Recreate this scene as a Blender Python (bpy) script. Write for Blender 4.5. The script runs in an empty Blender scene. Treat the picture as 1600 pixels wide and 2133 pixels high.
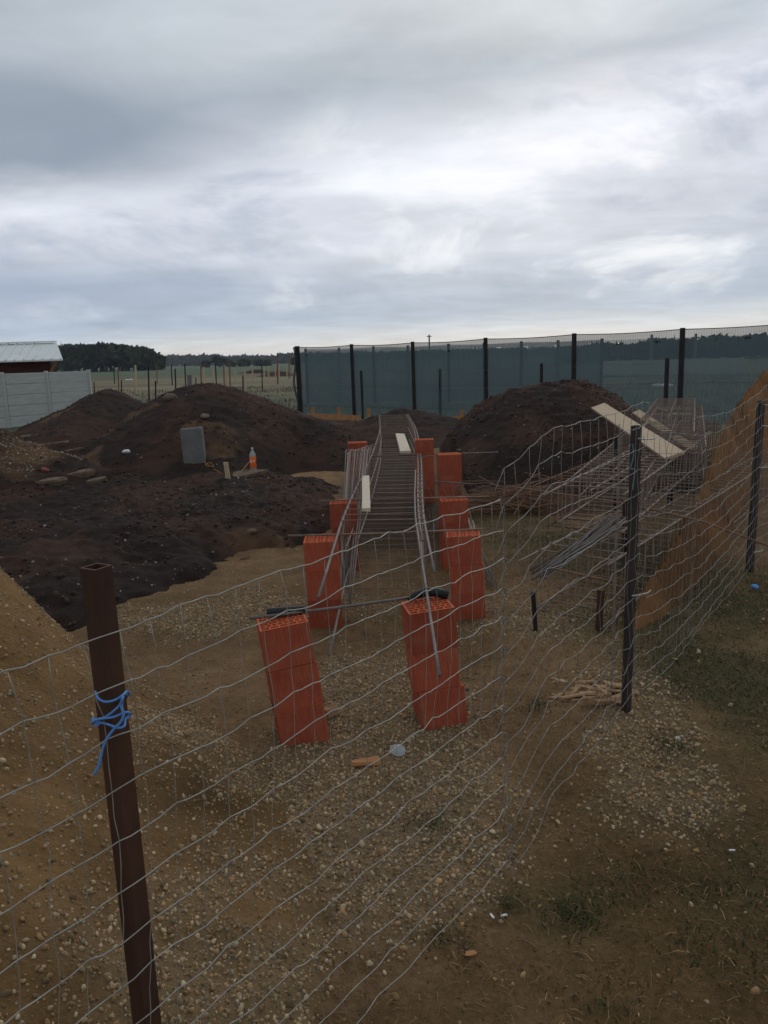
import bpy, math, random
import numpy as np
from mathutils import Vector, Matrix
rad = math.radians
random.seed(7)
RNG = np.random.default_rng(11)
sc = bpy.context.scene
COL = sc.collection

# ------------------------------------------------------------------ camera
CAM_H, F = 1.75, 1600.0
PITCH, ROLL = math.atan(318 / F), rad(1.6)
fw = np.array([0, math.cos(PITCH), -math.sin(PITCH)])
_u0 = np.array([0, math.sin(PITCH), math.cos(PITCH)])
_r0 = np.array([1.0, 0, 0])
RT = math.cos(ROLL) * _r0 - math.sin(ROLL) * _u0
UP = math.sin(ROLL) * _r0 + math.cos(ROLL) * _u0
CPOS = np.array([0, 0, CAM_H])
cd = bpy.data.cameras.new("camera")
cam = bpy.data.objects.new("camera", cd)
COL.objects.link(cam)
cd.sensor_fit = 'VERTICAL'
cd.sensor_height = 36.0
cd.lens = 36.0 * F / 2133.0
cd.clip_start, cd.clip_end = 0.05, 9000
cam.matrix_world = Matrix(((RT[0], UP[0], -fw[0], 0), (RT[1], UP[1], -fw[1], 0), (RT[2], UP[2], -fw[2], CAM_H), (0, 0, 0, 1)))
sc.camera = cam


def ray(px, py):
    return fw + (px - 800) / F * RT - (py - 1066.5) / F * UP


def G(px, py, z=0.0):
    """the point of the level plane z seen at a place of the photograph"""
    d = ray(px, py)
    return CPOS + d * ((z - CAM_H) / d[2])


def D(px, py, y):
    """the point at distance y seen at a place of the photograph"""
    d = ray(px, py)
    return CPOS + d * (y / d[1])


# ------------------------------------------------------------------ sky and sun
def lin(c):
    c = np.array(c[:3]) / 255.0
    return tuple(np.where(c <= .04045, c / 12.92, ((c + .055) / 1.055) ** 2.4)) + (1.0,)


sc.view_settings.view_transform = 'Standard'
sc.view_settings.look = 'None'
sc.view_settings.exposure = 0.0
sc.view_settings.gamma = 1.0
sc.view_settings.use_curve_mapping = False

SUN_EL, SUN_AZ = rad(24), rad(14)      # behind the cloud, ahead of the camera and a little right
world = bpy.data.worlds.new("World")
sc.world = world
world.use_nodes = True
wt = world.node_tree
wt.nodes.clear()


class NT:
    """small helper that strings shader nodes together"""
    def __init__(s, t):
        s.t = t

    def n(s, kind, **kw):
        nd = s.t.nodes.new(kind)
        for k, v in kw.items():
            if k.startswith('i_'):
                key = k[2:].replace('_', ' ')
                nd.inputs[int(key) if key.isdigit() else key].default_value = v
            else:
                setattr(nd, k, v)
        return nd

    def put(s, sock, v):
        if hasattr(v, 'is_output'):
            s.t.links.new(v, sock)
        else:
            sock.default_value = v

    def m(s, op, a, b=0.0, c=0.0, clamp=False):
        nd = s.n('ShaderNodeMath', operation=op, use_clamp=clamp)
        for i, v in enumerate((a, b, c)):
            s.put(nd.inputs[i], v)
        return nd.outputs[0]

    def mix(s, f, a, b, blend='MIX'):
        nd = s.n('ShaderNodeMix', data_type='RGBA', blend_type=blend)
        s.put(nd.inputs[0], f)
        s.put(nd.inputs[6], a)
        s.put(nd.inputs[7], b)
        return nd.outputs[2]

    def ramp(s, f, stops, interp='LINEAR'):
        nd = s.n('ShaderNodeValToRGB')
        cr = nd.color_ramp
        cr.interpolation = interp
        while len(cr.elements) < len(stops):
            cr.elements.new(0.5)
        for e, (p, c) in zip(cr.elements, stops):
            e.position = p
            e.color = c if hasattr(c, '__len__') else (c, c, c, 1)
        s.put(nd.inputs[0], f)
        return nd.outputs[0]

    def noise(s, vec, scale, detail=4, rough=.55, dist=0.0):
        nd = s.n('ShaderNodeTexNoise')
        if vec is not None:
            s.t.links.new(vec, nd.inputs['Vector'])
        nd.inputs['Scale'].default_value = scale
        nd.inputs['Detail'].default_value = detail
        nd.inputs['Roughness'].default_value = rough
        nd.inputs['Distortion'].default_value = dist
        return nd.outputs['Fac']


def build_world():
    w = NT(wt)
    tc = w.n('ShaderNodeTexCoord')
    sep = w.n('ShaderNodeSeparateXYZ')
    nrm = w.n('ShaderNodeVectorMath', operation='NORMALIZE')
    wt.links.new(tc.outputs['Generated'], nrm.inputs[0])
    wt.links.new(nrm.outputs[0], sep.inputs[0])
    x, y, z = sep.outputs
    r = w.m('SQRT', w.m('ADD', w.m('MULTIPLY', x, x), w.m('ADD', w.m('MULTIPLY', y, y), 1e-5)))
    sx = w.m('DIVIDE', x, r)                                  # sine of the azimuth
    el = w.m('MULTIPLY', w.m('ARCSINE', z), 57.2958)
    elp = w.m('MAXIMUM', el, 0.0)
    # flat cloud deck coordinates
    zz = w.m('ADD', w.m('MAXIMUM', z, 0.0), 0.10)
    comb = w.n('ShaderNodeCombineXYZ')
    w.put(comb.inputs[0], w.m('DIVIDE', x, zz))
    w.put(comb.inputs[1], w.m('DIVIDE', y, zz))
    deck = comb.outputs[0]
    mp = w.n('ShaderNodeMapping')
    mp.inputs['Rotation'].default_value = (0, 0, rad(-20))
    mp.inputs['Scale'].default_value = (.75, 1.05, 1)
    mp.inputs['Location'].default_value = (3.1, 0.7, 0)
    wt.links.new(deck, mp.inputs[0])
    n1 = w.noise(mp.outputs[0], 1.1, 5, .5, .4)
    n2 = w.noise(mp.outputs[0], 2.2, 7, .52, .5)
    mp2 = w.n('ShaderNodeMapping')
    mp2.inputs['Scale'].default_value = (1.0, 1.0, 2.5)
    wt.links.new(nrm.outputs[0], mp2.inputs[0])
    n3 = w.noise(mp2.outputs[0], 4.2, 8, .60, .35)
    k = w.m('ADD', 1.0, w.m('MULTIPLY', sx, .5))
    e1 = w.m('DIVIDE', elp, k)
    amp = w.m('MULTIPLY', w.m('MINIMUM', elp, 14.0), .62)
    e2 = w.m('ADD', e1, w.m('MULTIPLY', w.m('SUBTRACT', n1, .5), amp))
    e2 = w.m('ADD', e2, w.m('MULTIPLY', w.m('SUBTRACT', n3, .5), w.m('MULTIPLY', w.m('MINIMUM', elp, 6.0), .7)))
    stops = [(0, (206, 208, 212)), (1.0, (222, 222, 222)), (1.9, (205, 214, 224)), (3.0, (172, 188, 208)), (5.2, (186, 197, 213)),
             (7.5, (204, 211, 223)), (10.3, (218, 223, 235)), (12.8, (236, 240, 250)), (14.6, (222, 226, 236)), (17.2, (184, 194, 205)),
             (21.0, (203, 210, 217)), (26, (192, 200, 208)), (36, (198, 204, 210)), (55, (192, 197, 203)), (90, (188, 193, 199))]
    cr = w.ramp(w.m('DIVIDE', e2, 90.0), [(e / 90.0, lin(c)) for e, c in stops])
    # broken brightness inside the deck
    br = w.m('ADD', .76, w.m('MULTIPLY', n2, .48))
    cr = w.mix(1.0, cr, br, 'MULTIPLY')
    br3 = w.m('ADD', .74, w.m('MULTIPLY', n3, .50))
    cr = w.mix(1.0, cr, br3, 'MULTIPLY')
    # bright breaks and bluish undersides of the low cloud
    win = w.m('MULTIPLY', w.m('MULTIPLY', w.m('SUBTRACT', el, 2.5), .5, clamp=True), w.m('MULTIPLY', w.m('SUBTRACT', 18.0, e1), .3, clamp=True))
    hi = w.m('MULTIPLY', w.ramp(n3, [(.54, 0.0), (.67, 1.0)]), win)
    lo = w.m('MULTIPLY', w.ramp(n3, [(.33, 1.0), (.47, 0.0)]), win)
    cr = w.mix(w.m('MULTIPLY', hi, .7), cr, lin((250, 252, 255)))
    cr = w.mix(w.m('MULTIPLY', lo, .55), cr, lin((160, 176, 200)))
    # a heavier cloud bank on the left
    dl = w.m('MULTIPLY', w.m('SUBTRACT', w.m('MULTIPLY', sx, -1.0), .02), 3.0, clamp=True)
    ed = w.m('DIVIDE', w.m('SUBTRACT', el, 15.0), 3.6)
    bump = w.m('POWER', 2.718, w.m('MULTIPLY', w.m('MULTIPLY', ed, ed), -1.0))
    dark = w.m('MULTIPLY', w.m('MULTIPLY', dl, bump), w.m('ADD', .75, n1), clamp=True)
    cr = w.mix(w.m('MULTIPLY', dark, .8), cr, lin((138, 150, 166)))
    ed2 = w.m('DIVIDE', w.m('SUBTRACT', el, 5.2), 1.5)
    bump2 = w.m('POWER', 2.718, w.m('MULTIPLY', w.m('MULTIPLY', ed2, ed2), -1.0))
    low = w.m('MULTIPLY', w.m('MULTIPLY', w.m('MULTIPLY', w.m('SUBTRACT', .02, sx), 2.4, clamp=True), bump2), w.m('ADD', .1, w.m('MULTIPLY', n3, 1.5)), clamp=True)
    cr = w.mix(w.m('MULTIPLY', low, .8), cr, lin((146, 163, 190)))
    # the deck is heavy behind the camera
    back = w.m('ADD', .5, w.m('MULTIPLY', w.m('DIVIDE', y, r), .9), clamp=True)
    cr = w.mix(w.m('SUBTRACT', 1.0, back), cr, lin((178, 184, 190)))
    sky = w.n('ShaderNodeTexSky', sky_type='NISHITA', sun_disc=False, sun_elevation=SUN_EL, sun_rotation=SUN_AZ)
    bg = w.n('ShaderNodeBackground')
    bg.inputs['Strength'].default_value = 0.1
    lift = w.mix(1.0, cr, (10, 10, 10, 1), 'MULTIPLY')
    w.put(bg.inputs['Color'], w.mix(.95, sky.outputs[0], lift))
    out = w.n('ShaderNodeOutputWorld')
    wt.links.new(bg.outputs[0], out.inputs[0])


build_world()
sl = bpy.data.lights.new("sun", 'SUN')
sl.energy, sl.angle, sl.color = 0.5, rad(20), (1.0, .95, .88)
sun = bpy.data.objects.new("sun", sl)
COL.objects.link(sun)
_sd = Vector((math.sin(SUN_AZ) * math.cos(SUN_EL), math.cos(SUN_AZ) * math.cos(SUN_EL), math.sin(SUN_EL)))
sun.rotation_euler = _sd.to_track_quat('Z', 'Y').to_euler()


# ------------------------------------------------------------------ noise
_TAB = np.random.default_rng(3).random((256, 256))


def vnoise(x, y):
    x = np.asarray(x, float)
    y = np.asarray(y, float)
    xi = np.floor(x).astype(int)
    yi = np.floor(y).astype(int)
    fx, fy = x - xi, y - yi
    fx, fy = fx * fx * (3 - 2 * fx), fy * fy * (3 - 2 * fy)
    a = _TAB[xi & 255, yi & 255]
    b = _TAB[(xi + 1) & 255, yi & 255]
    c = _TAB[xi & 255, (yi + 1) & 255]
    d = _TAB[(xi + 1) & 255, (yi + 1) & 255]
    return (a * (1 - fx) + b * fx) * (1 - fy) + (c * (1 - fx) + d * fx) * fy - .5


def fbm(x, y, f=1.0, o=4, g=.5):
    s, a = 0.0, 1.0
    for i in range(o):
        s = s + a * vnoise(np.asarray(x) * f + 17.3 * i, np.asarray(y) * f + 9.1 * i)
        f *= 2.03
        a *= g
    return s


def sstep(a, b, v):
    t = np.clip((v - a) / (b - a), 0, 1)
    return t * t * (3 - 2 * t)


# ------------------------------------------------------------------ materials
def mat(name, base, var=None, scale=8.0, rough=.9, bump=0.0, bscale=40.0, metal=0.0, stretch=(1, 1, 1), attr=None, contrast=.35, spec=.25, detail=6, coord='Object'):
    """procedural material: two tones broken up by noise, a bump, or tones carried by a colour attribute"""
    mt = bpy.data.materials.new(name)
    mt.use_nodes = True
    t = mt.node_tree
    w = NT(t)
    b = t.nodes['Principled BSDF']
    tc = w.n('ShaderNodeTexCoord')
    mp = w.n('ShaderNodeMapping')
    mp.inputs['Scale'].default_value = stretch
    t.links.new(tc.outputs[coord], mp.inputs[0])
    v = mp.outputs[0]
    n = w.noise(v, scale, detail, .6)
    if attr:
        at = w.n('ShaderNodeAttribute', attribute_name=attr)
        k = w.m('ADD', 1.0 - contrast, w.m('MULTIPLY', n, 2 * contrast))
        c = w.mix(1.0, at.outputs['Color'], k, 'MULTIPLY')
        n2 = w.noise(v, scale * 9, 3, .6)
        k2 = w.m('ADD', 1.0 - contrast * .8, w.m('MULTIPLY', n2, 1.6 * contrast))
        c = w.mix(1.0, c, k2, 'MULTIPLY')
    else:
        base = tuple(base) + (1,)
        var = tuple(var) + (1,) if var else base
        c = w.mix(w.ramp(n, [(.35, 0.0), (.65, 1.0)]), base, var)
    t.links.new(c, b.inputs['Base Color'])
    b.inputs['Roughness'].default_value = rough
    b.inputs['Metallic'].default_value = metal
    b.inputs['Specular IOR Level'].default_value = spec
    if bump:
        bn = w.n('ShaderNodeBump')
        bn.inputs['Strength'].default_value = bump
        bn.inputs['Distance'].default_value = .02
        t.links.new(w.noise(v, bscale, 5, .65), bn.inputs['Height'])
        t.links.new(bn.outputs[0], b.inputs['Normal'])
    return mt


M = {}
M['ground'] = mat('earth_ground', None, attr='tint', scale=5, bump=1.0, bscale=75, contrast=.55, spec=.1)
M['heap'] = mat('heap_earth', None, attr='tint', scale=6, bump=.9, bscale=40, contrast=.38, spec=.1)
M['tint'] = mat('small_bits', None, attr='tint', scale=30, contrast=.2, rough=.85, spec=.15)
M['brick'] = mat('fired_clay', (.42, .100, .052), (.32, .072, .040), 7, .85, .25, 60, stretch=(14, 14, 1.2), spec=.15)
M['brick_in'] = mat('fired_clay_edges', (.58, .15, .07), (.50, .115, .05), 20, .9, spec=.1)
M['rebar'] = mat('rusting_steel_bar', (.30, .21, .155), (.20, .14, .10), 14, .65, .3, 90, metal=.25)
M['cage'] = mat('dull_steel_stirrup', (.32, .25, .205), (.22, .165, .135), 14, .7, .3, 90, metal=.2)
M['rebar_dark'] = mat('dark_steel_bar', (.11, .085, .07), (.07, .055, .048), 14, .7, .3, 90, metal=.2)
M['rebar_grey'] = mat('grey_steel_bar', (.20, .18, .165), (.135, .12, .11), 12, .65, .3, 90, metal=.3)
M['rebar_rust'] = mat('brown_rust_bar', (.26, .14, .08), (.17, .10, .065), 14, .75, .3, 90, metal=.1)
M['wire2'] = mat('dull_galvanised_wire', (.30, .29, .265), (.19, .18, .165), 25, .55, metal=.3)
M['wire'] = mat('galvanised_wire', (.40, .39, .35), (.26, .25, .225), 25, .5, metal=.35)
M['post'] = mat('rusty_tube_steel', (.095, .045, .027), (.052, .027, .019), 7, .7, .2, 120, metal=.2, stretch=(1, 1, .25))
M['post_dark'] = mat('dark_post_steel', (.035, .028, .030), (.022, .018, .020), 5, .7, metal=.15)
M['post2'] = mat('weathered_tube_steel', (.060, .046, .042), (.036, .030, .029), 6, .7, .2, 120, metal=.2, stretch=(1, 1, .3))
M['post_edge'] = mat('cut_tube_edge', (.16, .085, .06), (.10, .05, .035), 30, .8)
M['wood'] = mat('pale_board', (.52, .40, .27), (.42, .31, .20), 7, .8, .2, 50, stretch=(1, 9, 9))
M['wood_white'] = mat('whitish_offcut', (.66, .58, .46), (.52, .43, .32), 9, .8, .2, 50, stretch=(2, 9, 9))
M['wood_split'] = mat('split_offcut', (.47, .30, .165), (.28, .165, .085), 9, .85, .3, 50, stretch=(1.5, 9, 9))
M['wood_orange'] = mat('formwork_board', (.46, .22, .095), (.34, .16, .07), 7, .85)
M['concrete'] = mat('grey_concrete', (.17, .17, .165), (.13, .13, .125), 6, .95, .4, 60)
M['panel'] = mat('pale_concrete', (.46, .48, .46), (.38, .40, .385), 2.5, .95, .3, 40, stretch=(1, 1, 5))
M['roof'] = mat('metal_roof', (.78, .83, .81), (.66, .71, .70), 1.5, .5)
M['shed'] = mat('dark_red_cladding', (.10, .028, .024), (.075, .022, .02), 3, .8)


def weathered_clay(m):
    """fired clay differs from block to block and carries dust and darker firing patches"""
    t = m.node_tree
    w = NT(t)
    b = t.nodes['Principled BSDF']
    src = b.inputs['Base Color'].links[0].from_socket
    oi = w.n('ShaderNodeObjectInfo').outputs['Random']
    tc = w.n('ShaderNodeTexCoord').outputs['Object']
    off = w.n('ShaderNodeVectorMath', operation='ADD')
    t.links.new(tc, off.inputs[0])
    cb = w.n('ShaderNodeCombineXYZ')
    w.put(cb.inputs[0], w.m('MULTIPLY', oi, 37.0))
    t.links.new(cb.outputs[0], off.inputs[1])
    v = off.outputs[0]
    c = w.mix(1.0, src, w.m('ADD', .80, w.m('MULTIPLY', oi, .36)), 'MULTIPLY')
    dust = w.ramp(w.noise(v, 9, 6, .65), [(.48, 0.0), (.78, .65)])
    c = w.mix(dust, c, (.40, .17, .10, 1))
    scorch = w.ramp(w.noise(v, 5, 4, .6), [(.5, 0.0), (.8, .6)])
    c = w.mix(scorch, c, (.20, .04, .025, 1))
    t.links.new(c, b.inputs['Base Color'])
    # upright combing marks left by the die
    sep = w.n('ShaderNodeSeparateXYZ')
    t.links.new(tc, sep.inputs[0])
    s_ = w.m('SINE', w.m('MULTIPLY', w.m('ADD', sep.outputs[0], sep.outputs[1]), 6.2832 / .009))
    bn = w.n('ShaderNodeBump')
    bn.inputs['Strength'].default_value = .13
    bn.inputs['Distance'].default_value = .002
    w.put(bn.inputs['Height'], w.m('ADD', s_, w.m('MULTIPLY', w.noise(v, 60, 4, .6), 2.0)))
    t.links.new(bn.outputs[0], b.inputs['Normal'])


weathered_clay(M['brick'])
M['rubber'] = mat('black_rubber', (.016, .016, .018), (.024, .023, .024), 12, .55, .2, 60)
M['blue'] = mat('blue_cord', (.09, .25, .62), (.13, .33, .70), 40, .7)
M['yellow'] = mat('yellow_cord', (.45, .27, .06), (.38, .2, .05), 40, .8)
M['white'] = mat('white_plastic', (.75, .75, .74), (.66, .66, .66), 10, .5)
M['tie'] = mat('pale_tie', (.5, .5, .47), (.4, .4, .37), 20, .5)
M['teal'] = mat('teal_cord', (.10, .25, .25), (.07, .19, .20), 40, .7)
M['slab'] = mat('broken_slab', (.20, .145, .095), (.10, .07, .05), 9, .95, .6, 30)
M['orange_label'] = mat('orange_label', (.85, .17, .02), (.78, .14, .02), 8, .45)
M['leafdry'] = mat('dry_leaf', (.42, .22, .09), (.33, .16, .06), 20, .7)
M['leafyel'] = mat('yellow_leaf', (.72, .66, .18), (.62, .56, .14), 20, .6)
M['stone'] = mat('pale_stone', (.52, .50, .47), (.42, .40, .37), 12, .9, .3, 40)
M['stonebr'] = mat('brown_stone', (.16, .12, .09), (.11, .08, .06), 8, .95, .4, 40)
M['cap'] = mat('cut_end', (.55, .5, .42), (.5, .44, .36), 20, .8)


def clear_plastic(name, col, alpha):
    mt = bpy.data.materials.new(name)
    mt.use_nodes = True
    w = NT(mt.node_tree)
    b = mt.node_tree.nodes['Principled BSDF']
    n = w.noise(w.n('ShaderNodeTexCoord').outputs['Object'], 30, 3)
    mt.node_tree.links.new(w.mix(n, tuple(c * .8 for c in col) + (1,), tuple(col) + (1,)), b.inputs['Base Color'])
    b.inputs['Roughness'].default_value = .2
    b.inputs['Alpha'].default_value = alpha
    return mt


M['pet'] = clear_plastic('clear_bottle', (.55, .58, .58), .55)
M['lid'] = clear_plastic('clear_lid', (.62, .68, .72), .5)


def net_material():
    """knitted shade net: fine threads with holes between them"""
    mt = bpy.data.materials.new('green_shade_net')
    mt.use_nodes = True
    t = mt.node_tree
    w = NT(t)
    b = t.nodes['Principled BSDF']
    uv = w.n('ShaderNodeUVMap', uv_map='UVMap').outputs[0]
    sep = w.n('ShaderNodeSeparateXYZ')
    t.links.new(uv, sep.inputs[0])
    u, v = sep.outputs[0], sep.outputs[1]
    n = w.noise(uv, 1.3, 5, .6)
    nf = w.noise(uv, 22, 3, .6)
    rows = w.m('SINE', w.m('MULTIPLY', u, 6.2832 / .055))
    c = w.mix(n, (.100, .142, .155, 1), (.075, .112, .126, 1))
    c = w.mix(w.m('MULTIPLY', nf, .5), c, (.11, .15, .17, 1))
    t.links.new(c, b.inputs['Base Color'])
    b.inputs['Roughness'].default_value = .8
    b.inputs['Specular IOR Level'].default_value = .1
    a = w.m('ADD', .77, w.m('MULTIPLY', rows, .05))
    a = w.m('ADD', a, w.m('MULTIPLY', w.m('SUBTRACT', n, .5), .16))
    sw = w.m('MULTIPLY', w.m('GREATER_THAN', v, 2.06), .14)                          # thin single-layer strip along the top
    a = w.m('SUBTRACT', a, sw, clamp=True)
    tr = w.n('ShaderNodeBsdfTransparent')
    tl = w.n('ShaderNodeBsdfTranslucent')
    t.links.new(c, tl.inputs[0])
    ms0 = w.n('ShaderNodeMixShader')
    ms0.inputs[0].default_value = .45
    t.links.new(b.outputs[0], ms0.inputs[1])
    t.links.new(tl.outputs[0], ms0.inputs[2])
    ms = w.n('ShaderNodeMixShader')
    t.links.new(a, ms.inputs[0])
    t.links.new(tr.outputs[0], ms.inputs[1])
    t.links.new(ms0.outputs[0], ms.inputs[2])
    t.links.new(ms.outputs[0], t.nodes['Material Output'].inputs[0])
    return mt


M['net'] = net_material()


# ------------------------------------------------------------------ mesh helpers
def link_mesh(name, verts, faces, m, parent=None, smooth=False, tint=None, uv=None):
    me = bpy.data.meshes.new(name)
    me.from_pydata([tuple(v) for v in verts], [], faces)
    if tint is not None:
        at = me.color_attributes.new('tint', 'FLOAT_COLOR', 'POINT')
        c = np.ones((len(verts), 4), np.float32)
        c[:, :3] = tint
        at.data.foreach_set('color', c.ravel())
    if uv is not None:
        l = me.uv_layers.new(name='UVMap')
        idx = np.zeros(len(me.loops), np.int32)
        me.loops.foreach_get('vertex_index', idx)
        l.data.foreach_set('uv', np.asarray(uv, np.float32)[idx].ravel())
    for mm in (m if isinstance(m, (list, tuple)) else [m]):
        me.materials.append(mm)
    if smooth:
        me.polygons.foreach_set('use_smooth', np.ones(len(me.polygons), bool))
    me.update()
    o = bpy.data.objects.new(name, me)
    COL.objects.link(o)
    if parent:
        o.parent = parent
    return o


def big_mesh(name, V, Fc, m, tint=None, smooth=True):
    """fast path for very many equal-sided faces given as arrays"""
    me = bpy.data.meshes.new(name)
    nv, nf, k = len(V), len(Fc), Fc.shape[1]
    me.vertices.add(nv)
    me.vertices.foreach_set('co', np.asarray(V, np.float32).ravel())
    me.loops.add(nf * k)
    me.loops.foreach_set('vertex_index', np.asarray(Fc, np.int32).ravel())
    me.polygons.add(nf)
    me.polygons.foreach_set('loop_start', np.arange(0, nf * k, k, dtype=np.int32))
    me.polygons.foreach_set('loop_total', np.full(nf, k, np.int32))
    me.polygons.foreach_set('use_smooth', np.full(nf, smooth, bool))
    if tint is not None:
        at = me.color_attributes.new('tint', 'FLOAT_COLOR', 'POINT')
        c = np.ones((nv, 4), np.float32)
        c[:, :3] = tint
        at.data.foreach_set('color', c.ravel())
    me.materials.append(m)
    me.update(calc_edges=True)
    me.validate()
    o = bpy.data.objects.new(name, me)
    COL.objects.link(o)
    return o


class MB:
    def __init__(s):
        s.v, s.f, s.mi = [], [], []

    def add(s, verts, faces, mi=0):
        b = len(s.v)
        s.v += [tuple(p) for p in verts]
        s.f += [tuple(b + i for i in q) for q in faces]
        s.mi += [mi] * len(faces)

    def box(s, c, size, R=None, mi=0, jit=0.0):
        sx, sy, sz = [q / 2 for q in size]
        p = np.array([(x, y, z) for x in (-sx, sx) for y in (-sy, sy) for z in (-sz, sz)], float)
        if jit:
            p += (RNG.random(p.shape) - .5) * jit
        if R is not None:
            p = p @ np.asarray(R).T
        s.add(p + np.asarray(c), [(0, 1, 3, 2), (4, 6, 7, 5), (0, 4, 5, 1), (2, 3, 7, 6), (0, 2, 6, 4), (1, 5, 7, 3)], mi)

    def beam(s, a, b, wv, hv, mi=0, jit=0.0):
        """a bar of rectangular section from a to b; wv, hv are half-width vectors"""
        a, b, wv, hv = [np.asarray(q, float) for q in (a, b, wv, hv)]
        p = np.array([e + i * wv + j * hv for e in (a, b) for i in (-1, 1) for j in (-1, 1)])
        if jit:
            p += (RNG.random(p.shape) - .5) * jit
        s.add(p, [(0, 1, 3, 2), (4, 6, 7, 5), (0, 4, 5, 1), (2, 3, 7, 6), (0, 2, 6, 4), (1, 5, 7, 3)], mi)

    def tube(s, pts, r, n=6, cap=True, mi=0):
        P = np.asarray(pts, float)
        T = np.gradient(P, axis=0) if len(P) > 2 else np.repeat((P[1:] - P[:1]), 2, 0)
        T = T / (np.linalg.norm(T, axis=1, keepdims=True) + 1e-9)
        ref = np.array([0, 0, 1.0]) if abs(T[0][2]) < .9 else np.array([1.0, 0, 0])
        rr = np.broadcast_to(np.asarray(r, float), (len(P),))
        vs = []
        for i in range(len(P)):
            a = np.cross(T[i], ref)
            if np.linalg.norm(a) < 1e-3:
                a = np.cross(T[i], np.array([.3, 1.0, .2]))
            a /= np.linalg.norm(a)
            b = np.cross(a, T[i])
            ref = b
            for k in range(n):
                an = 2 * math.pi * (k + .5) / n
                vs.append(P[i] + rr[i] * (math.cos(an) * a + math.sin(an) * b))
        fs = []
        for i in range(len(P) - 1):
            for k in range(n):
                k2 = (k + 1) % n
                fs.append((i * n + k, i * n + k2, (i + 1) * n + k2, (i + 1) * n + k))
        if cap:
            fs.append(tuple(range(n))[::-1])
            fs.append(tuple((len(P) - 1) * n + k for k in range(n)))
        s.add(vs, fs, mi)

    def lathe(s, prof, c=(0, 0, 0), n=16, mi=0):
        vs = [(c[0] + r * math.cos(2 * math.pi * k / n), c[1] + r * math.sin(2 * math.pi * k / n), c[2] + z) for r, z in prof for k in range(n)]
        fs = [(i * n + k, i * n + (k + 1) % n, (i + 1) * n + (k + 1) % n, (i + 1) * n + k) for i in range(len(prof) - 1) for k in range(n)]
        s.add(vs, fs, mi)

    def build(s, name, m, parent=None, smooth=False, origin=None):
        v = np.array(s.v, float)
        if origin is not None:
            v = v - np.asarray(origin)
        o = link_mesh(name, v, s.f, m, parent, smooth)
        if any(s.mi):
            o.data.polygons.foreach_set('material_index', np.array(s.mi, np.int32))
        if origin is not None:
            o.location = origin
        return o


def tag(o, label=None, cat=None, group=None, kind=None):
    if label:
        o['label'] = label
    if cat:
        o['category'] = cat
    if group:
        o['group'] = group
    if kind:
        o['kind'] = kind
    return o


def empty(name, loc=(0, 0, 0), rz=0.0):
    o = bpy.data.objects.new(name, None)
    o.empty_display_size = .1
    COL.objects.link(o)
    o.location = tuple(loc)
    o.rotation_euler = (0, 0, rz)
    return o


def dup(o, parent=None):
    c = o.copy()
    COL.objects.link(c)
    if parent:
        c.parent = parent
    return c


def bevel(o, w, seg=2):
    b = o.modifiers.new('bevel', 'BEVEL')
    b.width, b.segments, b.limit_method = w, seg, 'ANGLE'
    return o


# ------------------------------------------------------------------ ground
def gz(x, y):
    x = np.asarray(x, float)
    y = np.asarray(y, float)
    near = 1 - sstep(12, 30, np.hypot(x, y))
    return near * (fbm(x, y, .9, 3) * .045 + fbm(x, y, 7, 3) * .016 + np.abs(fbm(x + 3, y, 15, 3)) * .014) + (1 - near) * fbm(x, y, .12, 3) * .12


def blobs(lst):
    """soft patches: (photo x, photo y, radius across, radius along, strength)"""
    out = []
    for px, py, rx, ry, a in lst:
        p = G(px, py)
        out.append((p[0], p[1], rx, ry, a))
    return out


GRAVEL = blobs([(830, 1560, .45, .5, .9), (830, 1700, .42, .4, 1.2), (800, 1420, .45, .55, .9), (700, 1630, .25, .3, .7), (960, 1800, .22, .3, .7),
                (1300, 1560, .20, .22, 1.1), (1370, 1600, .22, .25, .8), (1380, 1500, .2, .3, .9), (1450, 1660, .25, .25, .7), (1520, 1560, .2, .2, .35),
                (420, 1285, 1.0, .35, 1.0), (600, 1260, .6, .3, .5), (1150, 1290, .35, .5, .7), (1240, 1400, .4, .4, .5), (1040, 1290, .3, .4, .5), (1330, 1450, .3, .3, .6),
                (620, 1480, .3, .5, .35), (500, 1720, .22, .5, .6), (560, 1850, .15, .4, .5), (1480, 1790, .2, .2, .25), (760, 1880, .3, .3, .3), (850, 1900, .3, .3, .3)])
GRASS = blobs([(1560, 1300, 1.1, .9, .62), (1480, 1400, .5, .4, .95), (1590, 1480, .5, .4, .8), (1560, 1600, .4, .25, .5), (1250, 1300, .5, .5, .4),
               (1120, 1140, .8, 1.0, .45), (1300, 1150, 1.0, 1.0, .7), (1200, 1920, .25, .2, .35), (1600, 1780, .4, .4, .5), (900, 1720, .12, .12, .7), (1180, 1850, .2, .15, .4),
               (1050, 1480, .15, .3, .2), (350, 1250, .3, .2, .5), (1540, 1230, 1.0, .8, .6), (640, 960, 1.0, .8, .4), (1000, 1060, 1.0, 1.0, .5)])


def fieldsum(lst, x, y):
    s = np.zeros_like(x)
    for cx, cy, rx, ry, a in lst:
        s = s + a * np.exp(-((x - cx) / rx) ** 2 - ((y - cy) / ry) ** 2)
    return s


def ground_masks(x, y):
    gv = sstep(.22, .95, fieldsum(GRAVEL, x, y) + fbm(x, y, 2.6, 4) * .75) * 1.1
    gr = fieldsum(GRASS, x, y) + fbm(x + 40, y, 1.8, 4) * .55
    return np.clip(gv, 0, 1.2), np.clip(gr * 1.05 - .18 + .25 * fbm(x + 11, y, 6, 3), 0, 1)


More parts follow.
